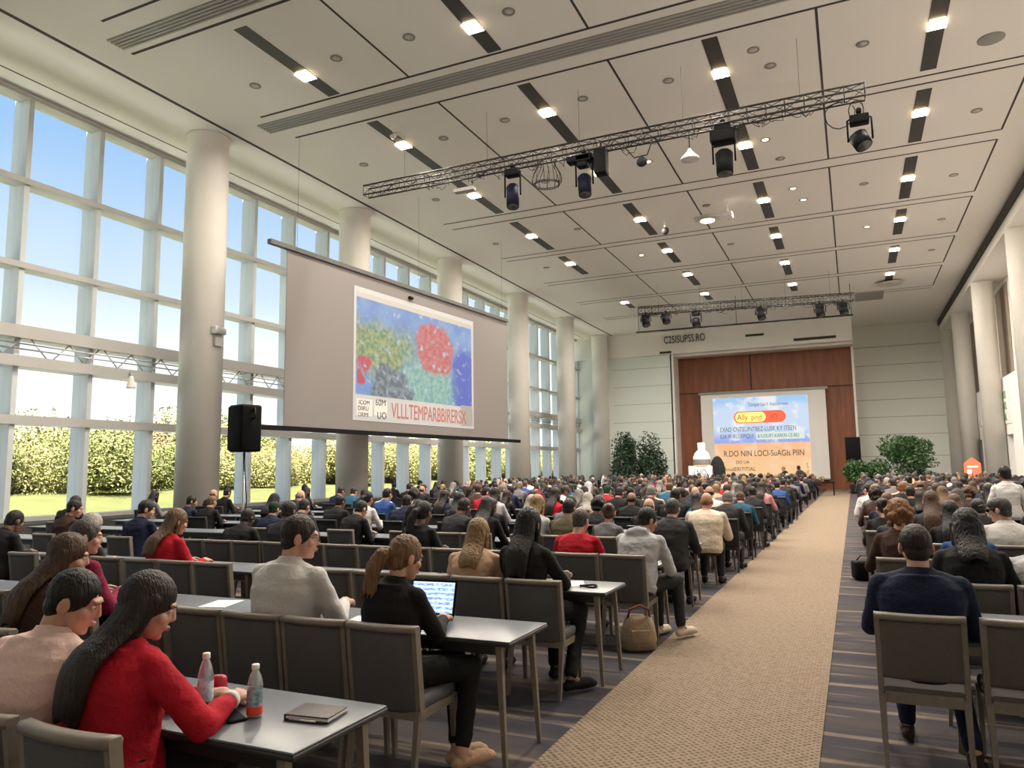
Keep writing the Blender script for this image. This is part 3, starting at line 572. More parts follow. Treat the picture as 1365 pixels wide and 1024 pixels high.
# ------------------------------------------------------------------ outside: added light-bouncing ground, lawn, shrubs
mb = MB(); mb.bx(-28.2, LX - .2, -30, 130, -.3, -.05); structure(mb.build('bounce_slab', M['bounce_ground']))  # unseen ground strip, added to bounce sunlight up onto the ceiling
mb = MB(); n = 20; P = []; F = []
for i in range(n + 1):
    for j in range(n + 1):
        x = -28.0 - 70 * i / n; y = -40 + 200 * j / n; P.append((x, y, -.06 + min(1, max(0, (-x - 28.0) / 10)) * .95 + .12 * noise.noise((x * .2, y * .2, 0))))
for i in range(n):
    for j in range(n): a = i * (n + 1) + j; F.append((a, a + 1, a + n + 2, a + n + 1))
mb.add(P, F, 0, True); tag(mb.build('lawn', M['grass']), 'bright yellow-green grass lawn outside the left windows', 'lawn', kind='stuff')
def foliage(seed, N, rx, ry, rz, size, lumps=14):
    r = np.random.RandomState(seed); c = []
    for k in range(lumps):
        a = r.rand() * 2 * PI; q = r.rand() ** .5 * .75; c.append((q * rx * math.cos(a), q * ry * math.sin(a), rz * (.12 + .85 * r.rand() * (1 - .4 * q)), .30 + .35 * r.rand()))
    k = r.randint(0, lumps, N); c = np.array(c)[k]; d = r.normal(size=(N, 3)); d /= np.linalg.norm(d, axis=1)[:, None]
    rad = (.55 + .45 * r.rand(N) ** .5) * c[:, 3]
    p = c[:, :3] + d * np.stack([rad * rx, rad * ry, rad * rz * .7], 1); p[:, 2] = np.maximum(p[:, 2], .03)
    u = r.normal(size=(N, 3)); u /= np.linalg.norm(u, axis=1)[:, None]; w_ = np.cross(u, d + .3 * r.normal(size=(N, 3))); w_ /= np.linalg.norm(w_, axis=1)[:, None] + 1e-6
    s = size * (.6 + .8 * r.rand(N))[:, None]
    q = np.stack([p - u * s, p + w_ * s * .45, p + u * s, p - w_ * s * .45], 1).reshape(-1, 3)
    f = np.arange(N * 4).reshape(-1, 4); mb = MB(); mb.v = [tuple(x) for x in q]; mb.f = [tuple(x) for x in f.tolist()]; mb.mi = [0] * N; mb.sm = [False] * N; return mb
shrub_me = [foliage(3 + i, 20000, 2.9, 3.1, 4.8, .105, 30).mesh('shrub_leaves', [M[m_]]) for i, m_ in enumerate(('bushY', 'bushG', 'bushR'))]
mb = MB()
for j in range(7): a = j * .9; mb.tube([(0, 0, -.3), (.25 * math.cos(a), .25 * math.sin(a), .9), (1.0 * math.cos(a), 1.0 * math.sin(a), 2.6)], [.09, .06, .02], 6)
stem_me = mb.mesh('shrub_stem', [M['trunk']])
rs = random.Random(4); KIND = ['yellow-green', 'green', 'russet-tinged']
k = 0
for y in range(12, 140, 3):
    for x0 in (-38, -44):
        if x0 == -44 and y % 2: continue
        kd = rs.choice((0, 0, 1, 1, 2)) if y < 40 else rs.choice((0, 0, 1)); x = x0 + rs.uniform(-1.5, 1.5); sc_ = rs.uniform(.50, .88) * (.9 if y < 18 else 1.0) * (1.3 if x0 == -44 else 1); k += 1
        t = empty('shrub', '%s leafy shrub outside the windows, %s along the %s hedge line' % (KIND[kd], ordn(y // 3 - 3), 'front' if x0 == -38 else 'rear'), 'shrub', (x, y + rs.uniform(-1, 1), .8), rs.uniform(0, 6), 'shrubs outside the windows'); t.scale = (sc_ * 1.25, sc_ * 1.25, sc_)
        link('foliage', shrub_me[kd], t); link('stem', stem_me, t)

# ------------------------------------------------------------------ chairs and tables
def chair_parts(kind):
    """list of (name, MB, material list)"""
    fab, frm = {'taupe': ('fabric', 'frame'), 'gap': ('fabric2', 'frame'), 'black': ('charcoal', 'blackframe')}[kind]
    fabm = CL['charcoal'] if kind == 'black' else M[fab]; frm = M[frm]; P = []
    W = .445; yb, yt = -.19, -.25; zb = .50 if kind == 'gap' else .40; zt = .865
    tilt = Matrix.Rotation(math.atan2(.06, .42), 3, 'X')
    mb = MB(); mb.rbox((0, .02, .435), (W - .01, .43, .075), .03); P.append(('seat', mb, fabm))
    zc = (zb + zt - .03) / 2
    mb = MB(); R_ = [];
    n = 10                                                           # gently curved padded back
    for i in range(n + 1):
        u = -1 + 2 * i / n; x = u * (W / 2 - .022); bow = .025 * (u * u); ring = []
        for zz, yy in ((zb, -.018), (zb + .02, -.026), (zt - .06, -.026), (zt - .035, -.014), (zt - .035, .012), (zt - .06, .030), (zb + .02, .032), (zb, .016)):
            ring.append((x, yb + (yt - yb) * (zz - .4) / .46 + yy + bow, zz))
        R_.append(ring)
    mb.rings(R_); P.append(('backrest', mb, fabm))
    mb = MB()
    def post(z): return yb + (yt - yb) * (z - .4) / .46 + .025
    for s in (-1, 1):
        mb.rings([[(s * (W / 2 - .008) + dx, post(z) + dy, z) for dx, dy in ((-.014, -.024), (.014, -.024), (.014, .024), (-.014, .024))] for z in (.36, .45, .6, .75, zt - .03, zt - .004)], sm=False)
    n = 10; R_ = []
    for i in range(n + 1):
        u = -1 + 2 * i / n; x = u * (W / 2 + .004); y = post(zt) - .025 + .025 * u * u
        R_.append([(x, y - .028, zt - .034), (x, y - .030, zt - .012), (x, y - .018, zt), (x, y + .022, zt), (x, y + .032, zt - .012), (x, y + .030, zt - .034)])
    mb.rings(R_); P.append(('back_frame', mb, frm))
    if kind == 'gap':
        mb = MB(); mb.rbox((0, post(.47) - .008, .468), (W - .04, .02, .062), .008); P.append(('lumbar_band', mb, M['bandgrey']))
        mb = MB(); mb.rbox((0, post(.40) - .012, .405), (W - .05, .035, .06), .012); P.append(('lower_rail', mb, frm))
    mb = MB()
    for s in (-1, 1): mb.box((s * (W / 2 - .016), .0, .385), (.03, .40, .045))
    mb.box((0, .20, .385), (W - .04, .03, .045)); mb.box((0, -.18, .385), (W - .04, .03, .045)); P.append(('seat_frame', mb, frm))
    for s in (-1, 1):
        for y0, y1 in ((.20, .225), (-.175, -.245)):
            mb = MB(); mb.rings([[(s * (W / 2 - .014) + dx * k, y + dy * k, z) for dx, dy in ((-.015, -.02), (.015, -.02), (.015, .02), (-.015, .02))] for y, z, k in ((y1, 0, .75), ((y0 + y1) / 2, .2, .9), (y0, .41, 1.15))], sm=False); P.append(('leg', mb, frm))
    return P
def combine(parts):
    mb = MB(); mats = []
    for nm, p, m_ in parts:
        if m_ not in mats: mats.append(m_)
        mb.add(p.v, p.f); i0 = len(mb.f) - len(p.f); mb.mi[i0:] = [mats.index(m_)] * len(p.f); mb.sm[i0:] = p.sm
    return mb.mesh('chair', mats)
CH = {}
for kd in ('taupe', 'gap', 'black'):
    pr = chair_parts(kd); CH[kd] = ([(nm, p.mesh(nm, [m_])) for nm, p, m_ in pr], combine(pr))
CHAIRS = []
def chair(x, y, label, group, kind='taupe', rz=0, parts=True):
    if parts:
        t = empty('conference_chair', label, 'chair', (x, y, 0), rz, group)
        for nm, me in CH[kind][0]: link(nm, me, t)
    else: t = tag(link('conference_chair', CH[kind][1], None, (x, y, 0), rz), label, 'chair', group)
    CHAIRS.append((x, y)); return t
def rr_top(x0, x1, y0, y1, z0, z1, r=.03):
    mb = MB(); mb.rbox(((x0 + x1) / 2, (y0 + y1) / 2, (z0 + z1) / 2), (x1 - x0, y1 - y0, z1 - z0), .008); return mb
TB = []
mb = rr_top(-.91, .91, -.29, .29, .712, .722); TB.append(('table_top', mb.mesh('table_top', [M['tabtop']])))
mb = rr_top(-.914, .914, -.294, .294, .690, .7125); TB.append(('edge_band', mb.mesh('edge_band', [M['tabedge']])))
mb = MB(); mb.bx(-.82, .82, -.24, -.22, .63, .69); mb.bx(-.82, .82, .22, .24, .63, .69); TB.append(('apron', mb.mesh('apron', [M['tabedge']])))
for sx in (-1, 1):
    for sy in (-1, 1):
        mb = MB(); mb.rings([[(sx * x + dx * k, sy * y + dy * k, z) for dx, dy in ((-.017, -.017), (.017, -.017), (.017, .017), (-.017, .017))] for x, y, z, k in ((.86, .25, 0, .7), (.82, .23, .69, 1.15))], sm=False); TB.append(('leg', mb.mesh('leg', [M['frame']])))
def table(x, y, label, group, rz=0):
    t = empty('seminar_table', label, 'table', (x, y, 0), rz, group)
    for nm, me in TB: link(nm, me, t)
    return t
ROWL = [1.7 + 1.8 * k for k in range(26)]
ROWR = [4.8, 6.15, 7.6, 9.1] + [10.6 + 1.5 * k for k in range(24)]
for k in range(9):
    for i in range(1 if k == 0 else 7 if k > 2 else 5):
        table(-1.84 - .915 - 1.835 * i, ROWL[k] + .74, 'narrow grey-topped table, %s from the aisle in the %s row, left side' % (ORD[i + 1], ORD[k + 1]), 'seminar tables left of the aisle')
for k in range(7):
    for i in range(2 if k < 4 else 3):
        table(.42 + .915 + 1.835 * i, ROWR[k] + .74, 'narrow grey-topped table, %s from the aisle in the %s row, right side' % (ORD[i + 1], ORD[k + 1]), 'seminar tables right of the aisle')

# ------------------------------------------------------------------ people
def solid(mb, voxel, sm=2, wr=0., seed=0., fr=9, zf=1.7):
    me = mb.mesh('tmp', []); o = bpy.data.objects.new('tmp', me); COL_T.objects.link(o)
    m1 = o.modifiers.new('r', 'REMESH'); m1.mode = 'VOXEL'; m1.voxel_size = voxel; m1.use_smooth_shade = True
    if sm: m2 = o.modifiers.new('s', 'SMOOTH'); m2.factor = .5; m2.iterations = sm
    VL.update(); dg = VL.depsgraph
    r = bpy.data.meshes.new_from_object(o.evaluated_get(dg), depsgraph=dg)
    bpy.data.objects.remove(o); bpy.data.meshes.remove(me)
    if wr:
        n = len(r.vertices); co_ = np.empty(n * 3, np.float32); r.vertices.foreach_get('co', co_); no = np.empty(n * 3, np.float32); r.vertices.foreach_get('normal', no); co_ = co_.reshape(-1, 3); no = no.reshape(-1, 3)
        d = np.array([noise.noise((p[0] * fr + seed, p[1] * fr, p[2] * fr * zf)) + .4 * noise.noise((p[0] * fr * 2.3, p[1] * fr * 2.3 + seed, p[2] * fr * 2 * zf)) for p in co_.tolist()], np.float32)
        r.vertices.foreach_set('co', (co_ + no * (d * wr)[:, None]).ravel())
    r.polygons.foreach_set('use_smooth', [True] * len(r.polygons)); r.update(); return r
TS = bpy.data.scenes.new('workbench'); COL_T = TS.collection; VL = TS.view_layers[0]
def hand(mb, Wp, d, n, side, curl=.5, inf=0.):
    """five separate fingers and a thumb; d = towards the fingertips, n = out of the back of the hand"""
    d = d.normalized(); n = (n - d * n.dot(d)).normalized(); x = d.cross(n) * side       # x points to the thumb side
    mb.cap(Wp - d * .02, .026, Wp + d * .03, .028, 10)
    for i, (o, L) in enumerate(((.030, .072), (.010, .080), (-.011, .074), (-.031, .058))):
        k0 = Wp + d * .015 + x * o * .6; k1 = Wp + d * (.088 - .004 * abs(i - 1)) + x * o; mb.cap(k0, .015, k1, .0125, 8)
        p = k1; dd = d.copy(); a = 0
        for q, fr_ in enumerate((.45, .32, .23)):
            a += curl * (.55 if q == 0 else .75); dd = d * math.cos(a) - n * math.sin(a) + x * o * 1.2; dd.normalize(); e_ = p + dd * L * fr_; mb.cap(p, .0098 - .0008 * q, e_, .0090 - .0008 * q, 8); p = e_
    t0 = Wp + d * .025 + x * .022 - n * .006; t1 = t0 + (x * .75 + d * .6 - n * .25).normalized() * .045; t2 = t1 + (d * .9 + x * .15 - n * .35).normalized() * .035; t3 = t2 + (d - n * .5 - x * .1).normalized() * .026
    mb.cap(t0, .017, t1, .0125, 8); mb.cap(t1, .0115, t2, .0105, 8); mb.cap(t2, .0105, t3, .009, 8)
def figure(p):
    g = p.get; fem = g('fem', False); st = g('stand', False); B = {k: MB() for k in ('body', 'top', 'trousers', 'shoeL', 'shoeR', 'hair', 'face')}
    hz = .93 if st else .545; H = V((0, 0, hz)); a1, a2 = g('a1', .08), g('a2', .28); tw = g('tw', 0.); hy, hp, hr = g('hy', 0.), g('hp', .25), g('hr', 0.); wd = g('wd', 1.); hs = g('hs', 1.06)
    pts = [H.copy()]; N = 26; ds = .02
    def ang(t): return a1 + (a2 - a1) * min(max(t / .45, 0), 1)
    for i in range(N + 6): q = ang(i * ds); pts.append(pts[-1] + V((0, math.sin(q), math.cos(q))) * ds)
    def S(t):
        if t <= 0: q = a1; return H + V((0, math.sin(q), math.cos(q))) * t
        i = min(int(t / ds), len(pts) - 2); return pts[i].lerp(pts[i + 1], t / ds - i)
    def fr(t):
        q = ang(t); u = V((0, math.sin(q), math.cos(q))); f = V((0, math.cos(q), -math.sin(q))); x = V((1, 0, 0)); y_ = tw * min(max(t / .45, 0), 1); c_, s_ = math.cos(y_), math.sin(y_)
        return x * c_ + f * s_, f * c_ - x * s_, u
    def ring(t, rx, ry, off=0., n=22, e=2.5):
        x, f, u = fr(t); c = S(t) + f * off; R = []
        for i in range(n):
            a = 2 * PI * i / n; ca, sa = math.cos(a), math.sin(a); R.append(c + x * (rx * math.copysign(abs(ca) ** (2 / e), ca)) + f * (ry * math.copysign(abs(sa) ** (2 / e), sa)))
        return R
    if fem: prof = [(-.09, .150, .115), (-.03, .178, .130), (.05, .168, .120), (.15, .138, .102), (.25, .145, .112), (.34, .158, .112), (.41, .160, .088), (.455, .115, .068), (.49, .060, .052)]; sw, ar = .158, .043
    else: prof = [(-.09, .145, .115), (-.03, .168, .128), (.05, .165, .124), (.15, .158, .118), (.25, .170, .122), (.34, .186, .120), (.41, .184, .095), (.46, .125, .072), (.50, .062, .056)]; sw, ar = .186, .050
    prof = [(t, rx * wd, ry * wd) for t, rx, ry in prof]; sw *= 1 + (wd - 1) * .6; ar *= wd
    bd, tp, tr = B['body'], B['top'], B['trousers']
    bd.rings([ring(t, rx - .006, ry - .006) for t, rx, ry in prof])
    inf = g('inf', .014); low = g('hem', -.08)
    prof2 = prof[:-1] + [(.478, .088 * wd, .068 * wd), (.49, .07, .06)]
    tprof = [(max(t, low) if i else low, rx, ry) for i, (t, rx, ry) in enumerate(prof2[:-1]) if t > low - .04]
    tp.rings([ring(t, rx + inf, ry + inf + (.012 if t < .2 else .004)) for t, rx, ry in tprof])
    # neck, head
    nb = S(.475); Ca, Sa = math.cos(ang(.5) * .55 + hp), math.sin(ang(.5) * .55 + hp)
    xs, fs, us = fr(.45)
    yaw = Matrix.Rotation(-hy - (tw), 3, 'Z'); Rh = yaw @ Matrix.Rotation(-(hp), 3, 'X') @ Matrix.Rotation(hr, 3, 'Y')
    nk = nb + us * .06 + fs * .012; C = nk + (Rh @ V((0, .030, .098))) * hs
    def hd(v): return C + Rh @ (V(v) * hs)
    def he(mb, c, r, mi=0): mb.ell(hd(c), [q * hs for q in r], Rh, mi)
    bd.cap(nb - us * .05, .062 if not fem else .052, hd((0, -.03, -.06)), .056 if not fem else .048, 16)
    he(bd, (0, -.012, .02), (.075, .093, .092)); he(bd, (0, .030, -.03), (.061, .062, .084)); he(bd, (0, .036, -.078), (.046, .048, .038)); he(bd, (0, .066, -.098), (.024, .02, .018))
    bd.cap(hd((0, .086, .010)), .009 * hs, hd((0, .100, -.027)), .0115 * hs, 8); he(bd, (0, .092, -.034), (.0165, .012, .008)); he(bd, (0, .074, .022), (.050, .018, .013)); he(bd, (0, .088, -.064), (.022, .011, .011))
    for s in (-1, 1): he(bd, (s * .046, .055, -.03), (.022, .022, .022)); bd.ell(hd((s * .077, -.012, -.015)), (.011 * hs, .023 * hs, .033 * hs), Rh @ Matrix.Rotation(s * .35, 3, 'Z') @ Matrix.Rotation(-.15, 3, 'X'))
    fc = B['face']
    for s in (-1, 1): fc.ell(hd((s * .031, .077, .001)), (.012 * hs, .0095 * hs, .0065 * hs), Rh, 1, 10, 6); fc.ell(hd((s * .031, .0850, .000)), (.0055 * hs, .0030 * hs, .0050 * hs), Rh, 2, 8, 5); fc.cap(hd((s * .016, .094, .018)), .0035, hd((s * .044, .083, .019)), .003, 6, 2)
    fc.ell(hd((0, .0975, -.060)), (.021 * hs, .005 * hs, .0045 * hs), Rh, 3, 10, 5); fc.ell(hd((0, .0965, -.069)), (.018 * hs, .005 * hs, .005 * hs), Rh, 3, 10, 5)
    # arms
    tgt = g('hands', None) or (V((-.14, .36, .762)), V((.14, .36, .762))); hoff = V((0, 0, hz - .545))
    for s, T in zip((-1, 1), tgt):
        T = V(T) + (hoff if st else V((0, 0, 0))); x, f, u = fr(.42); sh = S(.425) + x * (s * sw) - u * .012
        w_ = T.copy(); dv = w_ - sh; L1, L2 = .29 * g('al', 1), .255 * g('al', 1); D = dv.length
        if D > (L1 + L2) * .985: w_ = sh + dv * ((L1 + L2) * .985 / D); dv = w_ - sh; D = dv.length
        a = (L1 * L1 - L2 * L2 + D * D) / (2 * D); h = math.sqrt(max(L1 * L1 - a * a, 0)); dn = dv / D
        hint = V((s * g('elb', .55), -.45, -.75)); hint = (hint - dn * hint.dot(dn)).normalized(); el = sh + dn * a + hint * h
        bd.cap(sh, ar - .002, el, ar * .80, 12); bd.cap(el, ar * .80, w_, .026, 12)
        tp.ell(sh + x * (s * -.008) - u * .008, (ar + .010, ar + .016, ar + .010)); tp.cap(S(.462) + x * (s * .055) - f * .005, .050 * wd, sh - x * (s * .01) - u * .004, ar + .008, 14); tp.cap(sh, ar + .013, el, ar * .86 + .012, 14)
        if not g('short_sleeve'): tp.cap(el, ar * .84 + .012, w_ - (w_ - el).normalized() * .02, .026 + .011, 14)
        p.setdefault('_w', []).append((el.copy(), w_.copy())); fd = (w_ - el).normalized(); hd_ = V((-s * .25, 1, -.1)); d_ = (fd * .5 + hd_ * .5) if not st else fd
        if not st: d_.z = min(d_.z, -.02) if w_.z > .65 else d_.z
        hand(bd, w_ + fd * .012, d_, g('hn', V((s * .25, 0, 1))) if not st else V((s, 0, 0)), -s, g('curl', .45))
    # collar
    if g('collar', 'shirt'):
        c = S(.475); x, f, u = fr(.47); kind = g('collar', 'shirt'); rr = (.066 if not fem else .058); hh = {'shirt': 3, 'suit': 3, 'tee': 1, 'hood': 4}[kind]
        for q in range(hh):
            for i in range(20):
                A_ = [2 * PI * (i + j) / 20 for j in (0, 1)]
                P_ = [c + x * (math.cos(a) * (rr + .010 - .003 * q)) + f * (math.sin(a) * (rr + .004 - .003 * q) + .012 * (q + 1) * .4) + u * (-.008 + .015 * q + (.02 if math.sin(a) < 0 else -.025) * (1 if hh > 1 else .3)) for a in A_]
                tp.cap(P_[0], .0105, P_[1], .0105, 6)
        if kind == 'hood': tp.ell(S(.43) - f * .085, (.13, .05, .085))
    # legs
    tr.rings([ring(t, rx + .012, ry + .014) for t, rx, ry in [(-.10, .14 * wd, .11 * wd)] + prof[1:3] + [(.10, .158 * wd, .118 * wd)]])
    lg = g('legs', None); k0 = 1.0 * wd
    for s, nm in ((-1, 'shoeL'), (1, 'shoeR')):
        hip = H + V((s * .088, .01, -.01)); j = 0 if s < 0 else 1
        if st: kn = V((s * .10, .03, .50)); an = V((s * .11, 0, .095)); toe = V((s * .14, .16, .04))
        else: kn, an, toe = [V(q) for q in (lg[j] if lg else ((s * .12, .43, .53), (s * .115, .40, .10), (s * .13, .56, .035)))]
        bd.cap(hip, .078 * k0, kn, .052, 12); bd.cap(kn, .052, an, .034, 12)
        tr.cap(hip, .088 * k0 + .008, kn, .066, 14); tr.cap(kn, .064, an + (kn - an).normalized() * g('ankle', .03), .048, 14)
        sh_ = B[nm]; fdir = toe - an; fdir.z = 0; fdir.normalize(); base = V((an.x, an.y, 0)); zz = max(an.z - .095, 0)
        bd.cap(an, .034, an + fdir * .09 - V((0, 0, .055)), .028, 10)
        SH = [(-.035, .036, .042), (.03, .038, .046), (.10, .043, .044), (.165, .040, .040), (.205, .028, .030)]
        for (d0, r0, h0), (d1, r1, h1) in zip(SH, SH[1:]): sh_.cap(base + fdir * d0 + V((0, 0, zz + h0)), min(r0, h0), base + fdir * d1 + V((0, 0, zz + h1)), min(r1, h1), 14)
        sh_.cap(base + V((0, 0, zz + .05)), .040, base + V((0, 0, zz + .075)), .037, 14)
    # hair
    hb = B['hair']; hsx = g('hair', 'short'); xs, fs, us = fr(.4)
    BK = []
    tq = [q_[0] for q_ in prof]; rq = [q_[2] for q_ in prof]
    for i in range(110):
        t_ = -.03 + i * .0052; x_, f_, u_ = fr(t_); ry = max(float(np.interp(t_ + e_, tq, rq)) for e_ in (-.03, 0)); q_ = S(t_) - f_ * (ry + inf + .016); BK.append((q_.z, q_.y))
    def strandback(L, w0, w1, th, side=0.):
        R = []; n = 9; top = hd((0, -.035, .07))
        for i in range(n + 1):
            q = i / n; bk = hd((0, -.088, .05 - .16 * min(q * 2, 1))) if q < .5 else None
            z = C.z + .05 - q * L
            # from the back of the skull down onto the outside of the back
            ysk = hd((0, -.078, .0)).y - .012 * min(q * 6, 1)
            ty = min((by for bz, by in BK if abs(bz - z) < .025), default=None)
            y = ysk - .03 * q
            if ty is None: ty = BK[-1][1] if z > C.z - .3 else BK[0][1]
            zh = S(.455).z + .015; q3 = max(0, min(1, (C.z + .03 - z) / max(C.z + .03 - zh, .02))); q3 = q3 ** 1.3
            y = y * (1 - q3) + min(y, ty - .024) * q3
            wq = w0 + (w1 - w0) * q + .012 * math.sin(PI * q); cx = C.x + side * q
            if q > .85: wq *= 1 - (q - .85) * 1.2
            R.append([V((cx + wq * math.copysign(abs(math.cos(a)) ** .8, math.cos(a)), y + .02 + th * (1 - .25 * q) * math.sin(a) * (1 if math.sin(a) < 0 else 1.6), z - .02 * math.cos(a * 2))) for a in [2 * PI * k_ / 18 for k_ in range(18)]])
        hb.rings(R[::-1])
    if hsx != 'bald' and hsx != 'scarf':
        v_ = {'short': 1.0, 'cap': 1.0, 'long': 1.06, 'bob': 1.10, 'pony': 1.03, 'curly': 1.22, 'bun': 1.03}.get(hsx, 1.0)
        he(hb, (0, -.016, .026), (.081 * v_, .097 * v_, .095 * v_)); he(hb, (0, -.050, -.030), (.064 * v_, .052, .065))
        for s in (-1, 1): he(hb, (s * .062, .012, .015), (.018 * v_, .034, .045))
    if hsx == 'bald':
        he(hb, (0, -.060, -.022), (.066, .046, .048))
        for s in (-1, 1): he(hb, (s * .062, -.02, -.005), (.018, .045, .030))
    if hsx == 'long': strandback(g('hl', .40), .082, .082, .035, g('hside', 0.))
    if hsx == 'long':
        for s in (-1, 1): hb.cap(hd((s * .066, .006, .03)), .028, hd((s * .074, -.012, -.10)), .024, 10); hb.cap(hd((s * .074, -.012, -.10)), .024, hd((s * .072, -.035, -.19)), .016, 10)
    if hsx == 'bob':
        strandback(.25, .090, .082, .05)
        for s in (-1, 1): hb.cap(hd((s * .070, .005, .02)), .032, hd((s * .074, -.005, -.105)), .028, 10)
    if hsx == 'curly':
        r_ = random.Random(int(g('seed', 1)))
        for k_ in range(46):
            a, b_ = r_.uniform(0, 2 * PI), r_.uniform(-.9, 1); q = V((math.cos(a) * math.sqrt(1 - b_ * b_) * .095, math.sin(a) * math.sqrt(1 - b_ * b_) * .10 - .025, b_ * .11 + .0));
            if q.y < .055 or q.z > .07: he(hb, q, (.03, .03, .03))
    if hsx == 'pony':
        he(hb, (0, -.105, .0), (.036, .032, .036)); q = [hd((0, -.10, 0)), hd((-.01, -.15, -.02)), hd((-.03, -.165, -.09)), hd((-.045, -.16, -.17)), hd((-.055, -.15, -.225))]
        for a, b_, r0, r1 in zip(q, q[1:], (.026, .042, .046, .034), (.042, .046, .034, .014)): hb.cap(a, r0, b_, r1, 12)
        for k_ in range(12): o_ = V((.03 * math.cos(k_ * 1.7), .02 * math.sin(k_ * 1.7), -.01 * (k_ % 3))); hb.cap(q[2] + o_, .012, q[4] + o_ * 1.6 + V((0, 0, -.01 * (k_ % 4))), .006, 6)
    if hsx == 'bun': he(hb, (0, -.10, .055), (.042, .04, .042))
    if hsx == 'scarf':
        he(hb, (0, -.016, .028), (.088, .105, .102)); strandback(.30, .088, .105, .05)
        for s in (-1, 1): hb.cap(hd((s * .068, .0, .0)), .034, hd((s * .05, .03, -.13)), .04, 10)
    if hsx == 'cap': he(hb, (0, .0, .052), (.085, .10, .07)); hb.box(hd((0, .12, .05)), (.13, .10, .012), 0, Rh)
    return B, C, Rh, hs
def person_meshes(p, vox=.012):
    B, C, Rh, hs = figure(p); sd = p.get('seed', 1) * 3.7; out = {}
    body = solid(B['body'], vox * .8, 1)
    bm = bmesh.new(); bm.from_mesh(body); nb = len(bm.faces); f2 = B['face'].mesh('f', []); bm.from_mesh(f2); bm.faces.ensure_lookup_table(); bm.to_mesh(body); bpy.data.meshes.remove(f2); bm.free()
    for m_ in (SKIN[0], M['eyew'], M['eyed'], M['lip']): body.materials.append(m_)
    body.polygons.foreach_set('material_index', [0] * nb + B['face'].mi); body.polygons.foreach_set('use_smooth', [True] * len(body.polygons))
    out['body'] = body; out['top'] = solid(B['top'], vox, max(3, int(3 * (.013 / vox) ** 2)), p.get('wr', .007), sd); out['trousers'] = solid(B['trousers'], vox * 1.1, 3, .006, sd)
    out['shoeL'] = solid(B['shoeL'], vox * .8, 2); out['shoeR'] = solid(B['shoeR'], vox * .8, 2); out['hair'] = solid(B['hair'], vox * .85, 2, p.get('hw', .004) if p.get('hair') not in ('bald', 'scarf', 'cap') else .002, sd, 75, .12)
    for k_ in ('top', 'trousers', 'shoeL', 'shoeR', 'hair'): out[k_].materials.append(CL['black'])
    for k_, q in out.items(): q.name = 'person_' + k_
    return out, C, Rh, hs
def join_meshes(ms):
    """one mesh with slots: skin, eye white, eye dark, lip, top, trousers, shoe, hair"""
    bm = bmesh.new(); idx = []
    for k_, me in ms:
        n0 = len(bm.faces); bm.from_mesh(me); n1 = len(bm.faces)
        if k_ == 'body': a = np.empty(len(me.polygons), np.int32); me.polygons.foreach_get('material_index', a); idx += a.tolist()
        else: idx += [{'top': 4, 'trousers': 5, 'shoeL': 6, 'shoeR': 6, 'hair': 7}[k_]] * (n1 - n0)
    me = bpy.data.meshes.new('person'); bm.to_mesh(me); bm.free()
    for m_ in (SKIN[0], M['eyew'], M['eyed'], M['lip'], CL['black'], CL['black'], CL['black'], HAIR['black']): me.materials.append(m_)
    me.polygons.foreach_set('material_index', idx); me.polygons.foreach_set('use_smooth', [True] * len(idx)); return me
def slot(o, i, m_): o.material_slots[i].link = 'OBJECT'; o.material_slots[i].material = m_
def hairm(c): return HAIR[c] if c in HAIR else CL[c]
def place(ms, x, y, rz, sc_, skin, top, tro, hair, label, group, shoe='black', z=0.):
    o = link('person', ms['body'], None, (x, y, z), rz); o.scale = (sc_,) * 3; tag(o, label, 'person', group); slot(o, 0, SKIN[skin])
    for k_, nm, m_ in (('top', 'top', CL[top]), ('trousers', 'trousers', CL[tro]), ('shoeL', 'shoe', CL[shoe]), ('shoeR', 'shoe', CL[shoe]), ('hair', 'hair', hairm(hair))):
        c = link(nm, ms[k_], o); slot(c, 0, m_)
    return o
PROTO = {
 'm1': dict(hair='short', seed=1), 'm2': dict(hair='short', a1=.12, a2=.5, hp=.45, seed=2, wd=1.05), 'm3': dict(hair='short', hy=.7, a2=.3, seed=3), 'm4': dict(hair='short', hy=-.6, seed=4, hands=((-.12, .24, .62), (.12, .24, .62))),
 'm5': dict(hair='bald', seed=5, wd=1.08), 'm6': dict(hair='short', collar='suit', inf=.022, seed=6, wd=1.04), 'm7': dict(hair='cap', a2=.4, seed=7), 'm8': dict(hair='short', wd=1.15, seed=8, a2=.4, hp=.3),
 'f1': dict(fem=True, hair='long', collar='tee', seed=9), 'f2': dict(fem=True, hair='bob', collar='tee', seed=10, hy=.4), 'f3': dict(fem=True, hair='pony', seed=11, collar='tee'), 'f4': dict(fem=True, hair='long', a2=.25, hp=.35, hl=.34, seed=12, collar='tee', hy=-.3),
 'f5': dict(fem=True, hair='scarf', seed=13, collar='tee'), 'f6': dict(fem=True, hair='curly', seed=14, collar='tee', wd=1.05), 'f7': dict(fem=True, hair='bun', seed=15, collar='tee', hy=-.5)}
PM = {}; PJ = {}; PL = {}
for k_, q in PROTO.items():
    PM[k_] = person_meshes(q, .014)[0]; PJ[k_] = join_meshes(list(PM[k_].items()))
